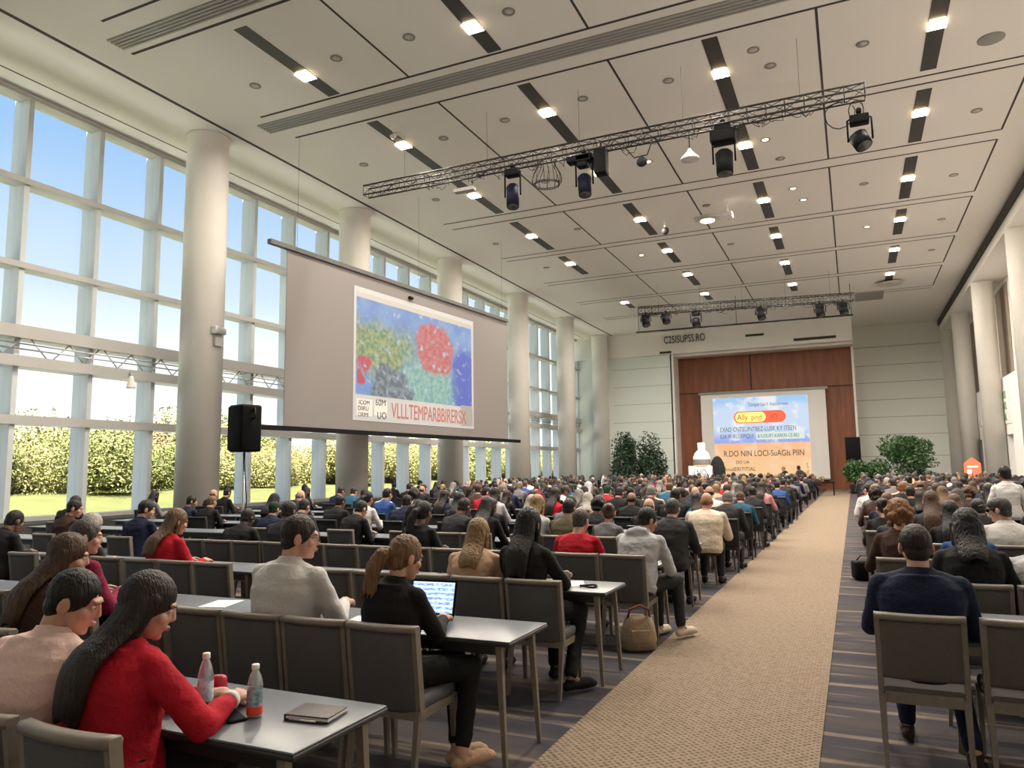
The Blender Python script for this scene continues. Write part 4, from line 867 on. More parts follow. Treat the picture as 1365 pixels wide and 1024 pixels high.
# ---- people given one by one: proto/pose, x, y, turn, scale, skin, top, trousers, hair, label, fine mesh
GL, GR = 'audience seated left of the aisle', 'audience seated right of the aisle'
SEATED = []
def hero(p, x, y, rz, sc_, skin, top, tro, hair, label, vox=.0085, shoe='black', group=GL):
    ms, C, Rh, hs = person_meshes(p, vox); o = place(ms, x, y, rz, sc_, skin, top, tro, hair, label, group, shoe); SEATED.append((x, y)); return o, C, Rh, hs
def row_y(k, off=.22): return ROWL[k] + off
hero(dict(hair='short', hy=.75, hp=.36, a1=.05, a2=.24, tw=.15, seed=21, inf=.024, wr=.010, hw=.0025, hands=((-.06, .33, .77), (.16, .36, .77))), -3.06, row_y(0, .30), 0, 1.02, 0, 'pale pink', 'charcoal', 'black', 'man with short black hair in a pale pink shirt, head bowed, bottom left', .007)
P2 = dict(fem=True, hair='long', hl=.43, hy=.40, hp=.36, a1=.02, a2=.14, tw=.12, wd=1.2, seed=22, inf=.018, wr=.008, hw=.0015, hside=-.05, collar='tee', hands=((.10, .37, .765), (.22, .37, .765)), elb=1.0, curl=.8)
o, C, Rh, hs = hero(P2, -2.66, row_y(0, .36), -.14, 1.015, 0, 'red', 'black', 'dark brown', 'woman with long straight dark hair in a bright red top, nearest table', .0065)
el, w_ = P2['_w'][1]; d_ = (w_ - el).normalized(); mb = MB(); mb.cyl(w_ - d_ * .035, w_ + d_ * .004, .0385, .036, 18); mb.build('cuff', CL['white'], o)
o, C, Rh, hs = hero(dict(hair='short', hy=.85, hp=.12, a1=.03, a2=.12, seed=23, collar='suit', inf=.024, wr=.006, hw=.002, wd=1.05), -3.28, row_y(1), 0, 1.10, 0, 'silver', 'charcoal', 'dark brown', 'man in a light grey suit and glasses looking right, second row', .008)
mb = MB()
for s in (-1, 1): mb.tube([C + Rh @ V((s * .034 + .024 * math.cos(i * PI / 8), .101, -.002 + .018 * math.sin(i * PI / 8))) * hs for i in range(17)], .002, 5); mb.tube([C + Rh @ V(q) * hs for q in ((s * .058, .098, .004), (s * .078, .05, .006), (s * .082, -.01, .0))], .002, 5)
mb.tube([C + Rh @ V(q) * hs for q in ((-.010, .102, .002), (.010, .102, .002))], .002, 5); mb.build('spectacles', M['lens'], o)
hero(dict(fem=True, hair='pony', hy=.30, hp=.28, a1=.02, a2=.16, seed=24, collar='suit', inf=.020, wr=.005, hw=.006, wd=1.05, legs=(((.16, .42, .53), (.26, .28, .10), (.30, .42, .035)), ((.31, .36, .53), (.37, .18, .12), (.42, .33, .035))), ankle=.05, hands=((-.16, .40, .765), (.06, .42, .765))), -2.50, row_y(1), -.12, 1.02, 0, 'black', 'black', 'golden brown', 'woman in a black suit with a golden-brown ponytail, working at a laptop', .0075, 'beige')
hero(dict(fem=True, hair='long', hl=.30, hy=.05, hp=.15, a1=.05, a2=.22, seed=25, collar='tee', wr=.008, hw=.006, wd=1.15), -2.90, row_y(2), .1, 1.0, 0, 'beige', 'charcoal', 'blond', 'woman with wavy blond hair in a beige top, third row', .009)
hero(dict(fem=True, hair='long', hl=.42, hy=0, hp=.1, a1=.02, a2=.14, seed=26, collar='tee', wr=.006, hw=.003, wd=1.02, legs=(((.05, .43, .53), (.10, .30, .10), (.1, .45, .03)), ((.32, .30, .53), (.36, .0, .11), (.44, .14, .035))), hands=((-.12, .38, .765), (.16, .42, .765))), -2.44, row_y(2), -.05, 1.07, 2, 'black', 'black', 'black', 'woman with very long black hair in a dark top beside the beige-clad blond', .008)
hero(dict(hair='short', hy=.55, hp=.35, a1=.22, a2=.50, seed=27, collar='hood', inf=.026, wr=.010, hands=((-.02, .40, .60), (.20, .40, .58)), legs=(((.06, .42, .54), (.08, .36, .10), (.1, .5, .03)), ((.26, .40, .54), (.32, .30, .12), (.38, .46, .035)))), -2.02, row_y(3), -.1, 1.04, 1, 'light grey', 'charcoal', 'black', 'man in a pale grey hooded jacket leaning forward, fourth row aisle seat', .009, 'cream')
hero(dict(hair='short', hy=.1, hp=.25, a1=.1, a2=.35, seed=28, collar='tee', wr=.008), -2.66, row_y(3), 0, 1.0, 0, 'red', 'black', 'dark grey', 'person in a bright red sweater with grey-brown hair, fourth row', .010)
hero(dict(hair='short', hp=.25, a1=.1, a2=.32, seed=29, wd=1.12), -2.08, row_y(4), 0, 1.03, 0, 'charcoal', 'black', 'dark grey', 'man with cropped grey hair in a black top, fifth row aisle seat', .010)
hero(dict(hair='bald', hp=.22, a1=.1, a2=.34, seed=30, wd=1.22, collar='tee', inf=.02), -1.98, row_y(5), 0, 1.04, 1, 'cream', 'charcoal', 'auburn', 'broad bald man in a cream sweater, sixth row aisle seat', .010)
hero(dict(fem=True, hair='long', hl=.42, hy=.55, hp=.25, a1=.06, a2=.20, seed=31, collar='tee', wd=1.05, hside=-.10, hw=.005, hands=((-.1, .25, .62), (.1, .25, .62))), -4.48, 2.96, -.1, 1.04, 0, 'brown', 'black', 'brown', 'woman with long brown hair in a brown top, at left edge', .009)
hero(dict(hair='short', hy=.55, hp=.12, a1=.08, a2=.28, seed=32, wd=1.08, collar='tee'), -5.40, row_y(1), 0, 1.06, 0, 'maroon', 'black', 'dark grey', 'man with dark greying hair in a maroon shirt, left part of second row', .009)
hero(dict(fem=True, hair='long', hl=.36, hy=.15, hp=.25, a1=.05, a2=.2, seed=33, collar='tee', wd=1.15, hside=-.05), -6.45, row_y(2, .2), -.1, 1.04, 0, 'red', 'black', 'light brown', 'woman with long fair hair in a red top by the left windows', .010)
# right side
hero(dict(hair='short', hp=.05, a1=.02, a2=.10, hy=-.1, seed=34, collar='suit', inf=.026, wr=.006, hw=.002, wd=1.10, legs=(((-.1, .42, .53), (-.1, .36, .10), (-.1, .5, .03)), ((.16, .40, .53), (.20, -.02, .10), (.22, .12, .03)))), .31, ROWR[0] + .22, 0, 1.03, 0, 'navy', 'navy', 'dark brown', 'man in a navy blue suit on the nearest chair right of the aisle', .007, 'brown', GR)
hero(dict(fem=True, hair='bob', hp=.25, a1=.1, a2=.3, seed=35, collar='tee', wd=1.1, hw=.006), .74, ROWR[1] + .18, 0, 1.06, 1, 'black', 'black', 'black', 'woman with thick black hair in a black top, right behind navy suit man', .009, 'black', GR)
hero(dict(fem=True, hair='curly', hp=.2, a1=.1, a2=.3, seed=36, collar='tee', hw=.006), .36, ROWR[2] + .2, 0, 1.06, 0, 'brown', 'black', 'auburn', 'woman with full orange-red hair in a brown top by the aisle', .010, 'black', GR)
hero(dict(fem=True, hair='long', hl=.32, hp=.2, a1=.1, a2=.3, seed=37, collar='tee', hw=.006), .88, ROWR[2] + .1, 0, 1.0, 0, 'blue', 'black', 'brown', 'person with smooth brown hair in a blue top beside the red-haired woman', .010, 'black', GR)
o, C, Rh, hs = hero(dict(hair='cap', hy=-1.0, hp=.1, a1=.05, a2=.2, seed=38), 1.42, ROWR[3] + .22, 0, 1.03, 0, 'white', 'charcoal', 'dark grey', 'man with cap and sunglasses in a white shirt, turned left', .010, 'black', GR)
mb = MB(); mb.tube([C + Rh @ V(q) * hs for q in ((-.08, .0, .002), (-.062, .088, .004), (0, .102, .004), (.062, .088, .004), (.08, 0, .002))], .006, 6)
for s in (-1, 1): mb.ell(C + Rh @ V((s * .033, .094, -.004)) * hs, (.026, .008, .018), Rh)
mb.build('sunglasses', M['black'], o)
hero(dict(hair='short', hp=.3, a1=.15, a2=.5, seed=39, wd=1.15, collar='tee'), 1.22, ROWR[1] + .35, 0, 1.0, 0, 'light grey', 'black', 'brown', 'person in a pale grey shirt bending forward at the right edge', .010, 'black', GR)
hero(dict(hair='short', stand=True, a1=0, a2=.05, hp=.05, hy=-.3, seed=40, hands=((-.25, .1, .45), (.25, .12, .45)), fem=True), 2.12, 13.6, 0, .98, 2, 'white', 'black', 'black', 'person with black hair in a white top standing at the far right', .011, 'black', GR)
st_me = person_meshes(dict(hair='short', stand=True, a1=.02, a2=.1, hp=.2, seed=41, hands=((-.2, .25, .55), (.2, .25, .55))), .014)[0]
place(st_me, -3.45, 43.6, 1.1, 1.0, 0, 'black', 'black', 'blond', 'pale-haired person in black standing beside the stage screen, left of two', None)
place(st_me, -2.72, 44.2, .9, 1.02, 3, 'charcoal', 'black', 'black', 'dark-haired person standing beside the stage screen, right of two', None)
# chairs for those
def lrow(k, xs, y=None):
    for i, x in enumerate(xs):
        chair(x, (ROWL[k] if y is None else y) + .25, 'grey padded chair, %s from the aisle in the %s row, left side' % (ORD[i + 1], ORD[k + 1]), 'padded chairs left of the aisle')
lrow(0, [-2.43, -2.95, -3.45])
chair(-4.48, 2.86 + .03, 'grey chair at the left edge under the long-haired woman in brown', 'padded chairs left of the aisle')
lrow(1, [-2.42 - .47 * i for i in range(5)] + [-5.0, -5.42, -5.95])
lrow(2, [-2.28 - .48 * i for i in range(6)] + [-5.58, -6.06, -6.54, -7.05, -7.85, -8.4, -9.3])
lrow(3, [-2.10 - .48 * i for i in range(13)] + [-9.2, -10.8])
def rrow(k, xs, kind='gap'):
    for i, x in enumerate(xs): chair(x, ROWR[k] + .25, 'grey padded chair, %s from the aisle in the %s row, right side' % (ORD[i + 1], ORD[k + 1]), 'padded chairs right of the aisle', kind)
rrow(0, [.28, .80]); rrow(1, [.72, 1.20, 1.68]); rrow(2, [.36, .86, 1.36]); rrow(3, [.38, .9, 1.42, 1.94])

# ---- the rest of the audience, seat by seat
HP = {'m1': 'short %s hair', 'm2': 'short %s hair', 'm3': 'short %s hair', 'm4': 'short %s hair', 'm5': 'bald head', 'm6': 'short %s hair', 'm7': '%s cap', 'm8': 'short %s hair', 'f1': 'long %s hair', 'f2': 'bobbed %s hair', 'f3': 'a %s ponytail', 'f4': 'long %s hair', 'f5': 'a %s headscarf', 'f6': 'curly %s hair', 'f7': 'a %s bun'}
GAR = {'m6': 'jacket', 'm1': 'shirt', 'm4': 'shirt'}
R = random.Random(23)
def rnd_look(far=False):
    pk = R.choices(list(PROTO), [9, 6, 7, 7, 3, 7, 2, 5, 7, 6, 3, 6, 2.5, 3, 3])[0]
    h = R.choices(['black', 'dark brown', 'brown', 'light brown', 'blond', 'auburn', 'grey', 'dark grey', 'white'], [38, 24, 10, 5, 4, 2, 7, 8, 3])[0]
    if pk == 'f5': h = R.choice(['black', 'charcoal', 'grey', 'light grey', 'brown'])
    if pk == 'f7' and h == 'white': h = 'grey'
    if pk == 'm7': h = R.choice(['black', 'navy', 'dark green'])
    tp = R.choices(['black', 'charcoal', 'navy', 'grey', 'light grey', 'white', 'red', 'maroon', 'pink', 'beige', 'brown', 'teal', 'blue', 'olive', 'cream', 'dark green'], [40, 22, 14, 8, 3, 4, 2.5, 2.5, 1.5, 2, 6, 2.5, 2, 2.5, 2, 2.5])[0]
    return pk, R.choices([0, 1, 2, 3], [38, 26, 20, 16])[0], tp, R.choice(['black', 'charcoal', 'navy', 'charcoal', 'brown']), h
MAN = [  # x, row, proto, skin, top, hair   (seats read off the photograph)
 (-7.78, 2, 'f2', 0, 'charcoal', 'white'), (-10.7, 3, 'm3', 0, 'brown', 'dark brown'), (-9.3, 2, 'm2', 2, 'black', 'black'), (-9.15, 3, 'm3', 0, 'navy', 'black'), (-12.25, 5, 'm3', 1, 'navy', 'black'),
 (-7.3, 3, 'm2', 3, 'black', 'black'), (-6.55, 3, 'm1', 2, 'charcoal', 'black'), (-10.97, 6, 'm5', 0, 'charcoal', 'grey'), (-8.57, 5, 'm8', 2, 'black', 'black'), (-10.6, 7, 'm1', 2, 'black', 'black'), (-8.75, 6, 'm1', 0, 'blue', 'black'),
 (-7.12, 5, 'm8', 3, 'navy', 'black'), (-4.58, 3, 'f3', 2, 'black', 'black'), (-8.1, 6, 'f6', 1, 'white', 'black'), (-9.35, 8, 'm1', 1, 'grey', 'black'), (-6.05, 5, 'f1', 2, 'charcoal', 'black'), (-5.45, 5, 'm8', 2, 'black', 'black'),
 (-4.64, 4, 'f5', 2, 'black', 'black'), (-5.1, 4, 'm2', 2, 'charcoal', 'dark brown'), (-4.75, 5, 'f4', 0, 'cream', 'white'), (-3.9, 4, 'f1', 0, 'light grey', 'blond'), (-5.06, 6, 'f1', 1, 'red', 'dark brown'), (-3.45, 4, 'm1', 1, 'olive', 'black'),
 (-5.25, 7, 'f2', 0, 'grey', 'grey'), (-4.4, 6, 'f2', 0, 'beige', 'white'), (-5.2, 8, 'm7', 0, 'red', 'dark green'), (-2.9, 4, 'f7', 1, 'grey', 'brown'), (-4.4, 7, 'm2', 1, 'black', 'black'), (-3.6, 5, 'f6', 1, 'charcoal', 'black'),
 (-2.85, 5, 'm5', 0, 'black', 'dark grey'), (-3.7, 7, 'm1', 0, 'charcoal', 'grey'), (-2.85, 6, 'm8', 2, 'black', 'black'), (-4.6, 10, 'm2', 0, 'grey', 'grey'), (-3.2, 8, 'm5', 0, 'navy', 'grey'), (-1.98, 6, 'm8', 0, 'charcoal', 'grey'), (-2.45, 6, 'f2', 0, 'teal', 'dark brown'),
 (-2.85, 10, 'f2', 0, 'grey', 'grey'), (-2.55, 11, 'm1', 2, 'black', 'black'), (-1.98, 8, 'm4', 2, 'charcoal', 'black'), (-1.98, 7, 'm2', 0, 'teal', 'brown')]
MANR = [(.33, 6, 'f6', 0, 'brown', 'dark brown'), (.28, 8, 'm4', 0, 'white', 'dark brown'), (.92, 7, 'm1', 1, 'black', 'black'), (.86, 4, 'f1', 0, 'charcoal', 'brown'), (1.3, 5, 'f4', 0, 'brown', 'light brown'), (1.42, 4, 'm8', 2, 'black', 'black'), (1.67, 10, 'm1', 1, 'charcoal', 'black'), (1.98, 8, 'f6', 0, 'brown', 'brown'), (2.14, 7, 'f1', 1, 'black', 'black'), (2.78, 8, 'm1', 2, 'navy', 'black'), (1.95, 3, 'f2', 0, 'white', 'light brown'), (.40, 3, 'f1', 1, 'charcoal', 'dark brown')]
seats = []
def taken(x, y, lst, d=.43): return any(abs(y - b_) < .8 and abs(x - a) < d for a, b_ in lst)
occ = list(SEATED)
for x, k, pk, sk, tp, h in MAN: y = ROWL[k] + .22; seats.append(('left', k, x, y, pk, sk, tp, R.choice(['black', 'charcoal', 'navy']), h)); occ.append((x, y))
for x, k, pk, sk, tp, h in MANR: y = ROWR[k] + .22; seats.append(('right', k, x, y, pk, sk, tp, R.choice(['black', 'charcoal', 'navy']), h)); occ.append((x, y))
for k in range(4, 25):
    x = -1.98
    while x > -16.0:
        if k < 7: pr = .78 if x > -4.8 else .42 if x > -8 else .12
        elif k < 10: pr = .85 if x > -6.5 else .6 if x > -10 else .28
        elif k < 13: pr = .85 if x > -10 else .6
        else: pr = .86
        xx = x + R.uniform(-.05, .05); y = ROWL[k] + .22 + R.uniform(-.05, .08)
        if R.random() < pr and not taken(xx, y, occ): seats.append(('left', k, xx, y) + rnd_look()); occ.append((xx, y))
        x -= .54 if k < 12 else .60
for k in range(3, 25):
    x = .36
    while x < 5.9:
        xx = x + R.uniform(-.05, .05); y = ROWR[k] + .22 + R.uniform(-.05, .08)
        if R.random() < (.8 if k > 3 else .5) and not taken(xx, y, occ): seats.append(('right', k, xx, y) + rnd_look()); occ.append((xx, y))
        x += .56
inv = co.matrix_world.inverted()
def in_view(x, y, m=60, z=1.2):
    q = inv @ V((x, y, z)); u = 682.5 + f_px * q.x / -q.z; return q.z < 0 and -m < u < 1365 + m
side = [s for s in seats if not in_view(s[2], s[3]) and in_view(s[2], s[3], 420) and math.hypot(s[2], s[3]) < 13]
seats = [s for s in seats if in_view(s[2], s[3])]
seats.sort(key=lambda s: math.hypot(s[2], s[3]))
NIND = 276; NCH = 190
rank = {}
for sd in ('left', 'right'):
    for k in range(26):
        xs = sorted([s[2] for s in seats + side if s[0] == sd and s[1] == k] + [q[0] for q in SEATED if abs(q[1] - ((ROWL if sd == 'left' else ROWR)[min(k, 25)] + .22)) < .3 and (q[0] < -1) == (sd == 'left')], key=abs)
        for i, x in enumerate(xs): rank[(sd, k, x)] = i + 1
for n_, s in [(i, q) for i, q in enumerate(seats[:NIND])] + [(0, q) for q in side]:
    sd, k, x, y, pk, sk, tp, tro, h = s; rz = R.uniform(-.18, .18); scl = R.uniform(.97, 1.06)
    hp_ = HP[pk]; hp_ = hp_ % h if '%s' in hp_ else hp_
    lab = 'person with %s, %s %s; %s from aisle, %s row, %s block' % (hp_, tp, GAR.get(pk, 'top'), ordn(rank[(sd, k, x)]), ordn(k + 1), sd)
    d = math.hypot(x, y)
    if d < 14.5: place(PM[pk], x, y, rz, scl, sk, tp, tro, h, lab, GL if sd == 'left' else GR)
    else:
        o = tag(link('person', PJ[pk], None, (x, y, 0), rz), lab, 'person', GL if sd == 'left' else GR); o.scale = (scl,) * 3
        for i, m_ in ((0, SKIN[sk]), (4, CL[tp]), (5, CL[tro]), (7, hairm(h))): slot(o, i, m_)
    yc = y + .03
    if n_ < NCH and not any(abs(yc - b_) < .5 and abs(x - a) < .34 for a, b_ in CHAIRS):
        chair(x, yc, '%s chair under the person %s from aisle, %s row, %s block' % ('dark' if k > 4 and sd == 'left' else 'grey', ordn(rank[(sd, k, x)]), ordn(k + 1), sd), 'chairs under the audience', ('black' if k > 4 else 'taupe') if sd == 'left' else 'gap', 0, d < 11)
# the hundreds farther back, one object
far = seats[NIND:]; LOW = {}
for pk in PROTO:
    B, C, Rh, hs = figure(PROTO[pk]); vs = []; fs = []; mi = []; off = 0
    for key, ci in (('body', 0), ('top', 1), ('trousers', 2), ('hair', 3)):
        me = solid(B[key], .034, 1); a = np.empty(len(me.vertices) * 3, np.float32); me.vertices.foreach_get('co', a); vs.append(a.reshape(-1, 3)); q = np.array([tuple(p.vertices) for p in me.polygons], np.int32); fs.append(q + off); mi += [ci] * len(q); off += len(me.vertices); bpy.data.meshes.remove(me)
    LOW[pk] = (np.concatenate(vs), np.concatenate(fs), np.array(mi))
pal = []; AV = []; AF = []; AM = []; off = 0
def pidx(m_):
    if m_ not in pal: pal.append(m_)
    return pal.index(m_)
for sd, k, x, y, pk, sk, tp, tro, h in far:
    v_, f_, mi = LOW[pk]; a = R.uniform(-.3, .3); c_, s_ = math.cos(a), math.sin(a); q = v_ @ np.array([[c_, s_, 0], [-s_, c_, 0], [0, 0, 1]]) * R.uniform(.95, 1.07) + np.array([x, y, 0])
    lut = np.array([pidx(SKIN[sk]), pidx(CL[tp]), pidx(CL[tro]), pidx(hairm(h))]); AV.append(q); AF.append(f_ + off); AM.append(lut[mi]); off += len(q)
if far:
    me = bpy.data.meshes.new('crowd'); me.from_pydata(np.concatenate(AV).tolist(), [], np.concatenate(AF).tolist())
    for m_ in pal: me.materials.append(m_)
    me.polygons.foreach_set('material_index', np.concatenate(AM).astype(np.int32)); me.polygons.foreach_set('use_smooth', [True] * len(me.polygons)); me.update()
    tag(link('crowd', me), 'distant mass of seated audience in front of the stage', 'crowd', kind='stuff')
print('PEOPLE', len(side), len(seats) + len(SEATED), 'far', len(far), 'chairs', len(CHAIRS))

# ------------------------------------------------------------------ things on and around the tables
def bottle(x, y, H, lab, l1, red):
    t = empty('water_bottle', lab, 'bottle', (x, y, .7225)); s = H / .235
    mb = MB(); mb.lathe([(.001, .001), (.028, .001), (.031, .008), (.031, .06), (.0295, .065), (.031, .07), (.031, .135), (.030, .15), (.024, .18), (.0145, .205), (.0125, .212), (.0125, .218)], n=24); mb.v = [(a, b_, c_ * s) for a, b_, c_ in mb.v]; mb.build('body', M['plastic'], t)
    mb = MB(); mb.lathe([(.0145, .212 * s), (.0155, .214 * s), (.0155, .233 * s), (.014, .235 * s), (.001, .235 * s)], n=20); mb.build('cap', M['cap'], t)
    mb = MB(); mb.rings([[(.0316 * math.cos(2 * PI * i / 24), .0316 * math.sin(2 * PI * i / 24), z * s) for i in range(24)] for z in (.045, .125)], cap=False); mb.build('label', M[l1], t)
    if red: mb = MB(); mb.lathe([(.0317, .012), (.0318, .016), (.0318, .042), (.0317, .046)], n=24); mb.build('base_wrap', M['labelred'], t)
bottle(-2.50, 2.37, .235, 'taller clear water bottle beside the woman in red', 'labelblue', False)
bottle(-2.26, 2.40, .205, 'shorter water bottle with a red base on the nearest table', 'labeldark', True)
mb = MB(); mb.rbox((0, 0, .055), (.07, .05, .11), .022); t = tag(mb.build('drink_pouch', M['redplastic'], None, (-2.56, 2.50, .7225), .4), 'small shiny red pouch standing behind the taller water bottle', 'pouch')
t = empty('notebook', 'dark leather notebook folder near the corner of the nearest table', 'notebook', (-2.03, 2.50, .7225), .12); mb = MB(); mb.rbox((0, 0, .004), (.20, .15, .007), .003); mb.rbox((0, 0, .021), (.20, .15, .006), .003); mb.rbox((-.098, 0, .0125), (.006, .15, .022), .003); mb.build('cover', M['leather'], t); mb = MB(); mb.box((.002, 0, .0125), (.19, .142, .010)); mb.build('pages', M['paper'], t); mb = MB(); mb.cyl((-.07, -.083, .008), (.05, -.083, .008), .004, n=8); mb.build('pen_loop', M['steel'], t)
t = empty('phone', 'black phone lying beside the hands of the woman in red', 'phone', (-2.34, 2.36, .7225), -.5); mb = MB(); mb.rbox((0, 0, .005), (.16, .075, .009), .004); mb.build('case', M['black'], t); mb = MB(); mb.box((0, 0, .0098), (.145, .066, .0008)); mb.build('screen', M['navycan'], t)
def laptop(x, y, rz, lab, lit=True, z=.7225):
    t = empty('laptop', lab, 'laptop', (x, y, z), rz); mb = MB(); mb.rbox((0, 0, .010), (.34, .24, .018), .005); mb.build('base', M['black'], t)
    mb = MB(); mb.box((0, -.02, .0195), (.29, .12, .002)); mb.build('keyboard', M['slot'], t)
    Rm = Matrix.Rotation(-.28, 3, 'X'); mb = MB(); mb.rbox(V((0, .12, .018)) + Rm @ V((0, 0, .115)), (.34, .009, .235), .004, 0, Rm); lid = mb.build('lid', M['black'], t)
    mb = MB(); mb.box((0, 0, 0), (.31, .002, .20)); s = mb.build('screen', M['lcd'] if lit else M['navycan'], lid); s.location = V((0, .12, .018)) + Rm @ V((0, -.006, .115)); s.rotation_euler.x = -.28
laptop(-2.62, 4.28, .08, 'open laptop with a bright blue page before the ponytailed woman')
laptop(-11.2, 11.75, PI - .2, 'open dark laptop facing away on a window-side table', False)
def paper(x, y, rz, lab, m_='paper', s=(.21, .297)):
    mb = MB(); mb.box((0, 0, .0012), (s[0], s[1], .002)); tag(mb.build('paper_sheet', M[m_], None, (x, y, .7225), rz), lab, 'paper')
paper(-4.4, 4.3, .3, 'white paper sheet on the second-row table left of the grey-suited man'); paper(-3.75, 4.3, -.5, 'white paper sheet close beside the grey-suited man'); paper(-3.9, 4.25, .9, 'blue leaflet on the second-row table beside the grey-suited man', 'labelblue', (.1, .2)); paper(-3.0, 4.15, .2, 'white paper sheet between grey-suited man and ponytailed woman'); paper(-5.75, 4.2, 0, 'white paper sheet on the table before the maroon shirt man')
paper(-2.25, 6.1, .4, 'white paper sheet on the table before the long-haired woman in black'); paper(-9.0, 6.3, .4, 'white paper sheet on a table near the left windows')
mb = MB(); mb.tube([(-2.06 + .05 * math.cos(i * .5) * 1.4, 5.98 + .05 * math.sin(i * .5), .733 + .004 * math.sin(i)) for i in range(22)], .008, 6); tag(mb.build('cable_coil', M['black']), 'small coiled black cable on the third-row table near the aisle', 'cable')
t = empty('shoulder_bag', 'beige canvas shoulder bag on the floor beside the aisle runner', 'bag', (-1.93, 7.02, 0), .5); mb = MB(); mb.rings([[(rx * math.copysign(abs(math.cos(2 * PI * i / 24)) ** .7, math.cos(2 * PI * i / 24)), ry * math.copysign(abs(math.sin(2 * PI * i / 24)) ** .7, math.sin(2 * PI * i / 24)), z + .01 * math.sin(i * 1.3) * (z > .1)) for i in range(24)] for rx, ry, z in ((.12, .06, .002), (.155, .085, .02), (.165, .09, .12), (.15, .075, .22), (.13, .05, .29), (.11, .03, .31))]); mb.build('body', M['bagbeige'], t)
mb = MB(); mb.tube([(-.11, 0, .28), (-.09, -.04, .38), (0, -.06, .42), (.09, -.04, .38), (.11, 0, .28), (.16, .02, .15), (.17, 0, .05)], .012, 6); mb.build('strap', M['strap'], t); mb = MB(); mb.rbox((0, -.088, .14), (.18, .02, .12), .01); mb.build('pocket', M['bagbeige'], t)
t = empty('camera_bag', 'black camera bag on the floor right of the runner beside the right block', 'bag', (.06, 12.4, 0), .3); mb = MB(); mb.rbox((0, 0, .15), (.34, .26, .28), .05); mb.build('body', M['black'], t); mb = MB(); mb.tube([(-.12, 0, .28), (-.06, 0, .36), (.06, 0, .36), (.12, 0, .28)], .012, 6); mb.build('handle', M['slot'], t)
t = empty('tote_bag', 'small beige bag hanging between chairs in the third row', 'bag', (-5.12, 5.68, .46)); mb = MB(); mb.rbox((0, 0, .10), (.22, .14, .2), .03); mb.build('body', M['bagbeige'], t); mb = MB(); mb.tube([(-.07, 0, .18), (-.05, 0, .30), (.05, 0, .30), (.07, 0, .18)], .01, 6); mb.build('handle', M['strap'], t)
# loudspeaker on a stand among the left rows
t = empty('loudspeaker', 'black loudspeaker on a tall stand in front of the left windows', 'loudspeaker', (-8.45, 8.62, 2.02), -.25); mb = MB(); mb.rbox((0, 0, .36), (.37, .36, .72), .04); mb.build('cabinet', M['black'], t); mb = MB(); mb.rbox((0, -.185, .36), (.33, .02, .66), .008); mb.build('grille', M['black'], t)
for s in (-1, 1): mb = MB(); mb.tube([(s * .19, 0, .62), (s * .26, 0, .66), (s * .26, 0, .5), (s * .19, 0, .5)], .016, 6); mb.build('handle', M['truss'], t)
t = empty('speaker_stand', 'grey tripod pole stand under the black loudspeaker', 'stand', (-8.45, 8.62, 0)); mb = MB(); mb.cyl((0, 0, .25), (0, 0, 2.02), .02, n=10); mb.build('pole', M['steel'], t); mb = MB(); mb.cyl((0, 0, .9), (0, 0, 1.0), .035, n=10); mb.build('collar', M['black'], t)
for k in range(3): a = k * 2 * PI / 3 + .5; mb = MB(); mb.cyl((0, 0, .85), (.42 * math.cos(a), .28 * math.sin(a), .01), .014, n=8); mb.build('leg', M['black'], t)
mb = MB(); mb.tube([(.02, -.02, 2.05), (.06, -.04, 1.7), (.1, -.03, 1.3), (.05, -.02, .9), (.12, .0, .3), (.2, .1, .02)], .008, 6); mb.build('cable', M['black'], t)

# ------------------------------------------------------------------ stage end
t = empty('lectern', 'white lit lectern with small dark lettering left of the stage screen', 'lectern', (-8.85, 48.0, 0)); mb = MB(); mb.bx(-.75, .75, -.3, .3, 0, .12); mb.build('base', M['white'], t); mb = MB(); mb.rbox((0, 0, .95), (1.45, .5, 1.66), .04); mb.build('body', M['white'], t); mb = MB(); mb.bx(-.68, .68, -.262, -.252, .3, 1.72); f_ = mb.build('front_panel', M['litpanel'], t)
text('lettering', '-LNO-', .5, M['ink'], f_, (-.55, -.268, 1.2), R90, ext=.002, sx=.8); text('lettering', 'T  1', .4, M['ink'], f_, (-.45, -.268, .7), R90, ext=.002)
t = empty('lit_bottle_display', 'glowing bottle-shaped display standing on the white lectern', 'display', (-8.75, 48, 1.78)); mb = MB(); mb.lathe([(.01, 0), (.5, .0), (.53, .08), (.53, .55), (.42, .8), (.22, 1.0), (.18, 1.06)], n=24); mb.build('body', M['glow'], t); mb = MB(); mb.lathe([(.19, 1.06), (.21, 1.1), (.21, 1.42), (.19, 1.45), (.01, 1.45)], n=20); mb.build('neck', M['dlglow'], t); mb = MB(); mb.lathe([(.532, .05), (.535, .06), (.535, .4), (.532, .42)], n=24); mb.build('band', M['grille'], t)
t = empty('armchair', 'tall dark round-backed armchair behind the white lectern', 'chair', (-8.0, 48.9, 0)); mb = MB(); mb.rbox((0, 0, .30), (.8, .8, .6), .1); mb.build('seat', CL['charcoal'], t); mb = MB(); mb.ell((0, .35, 1.3), (.5, .14, 1.1)); mb.build('backrest', CL['charcoal'], t)
for s in (-1, 1): mb = MB(); mb.rbox((s * .42, 0, .6), (.14, .8, .4), .06); mb.build('armrest', CL['charcoal'], t)
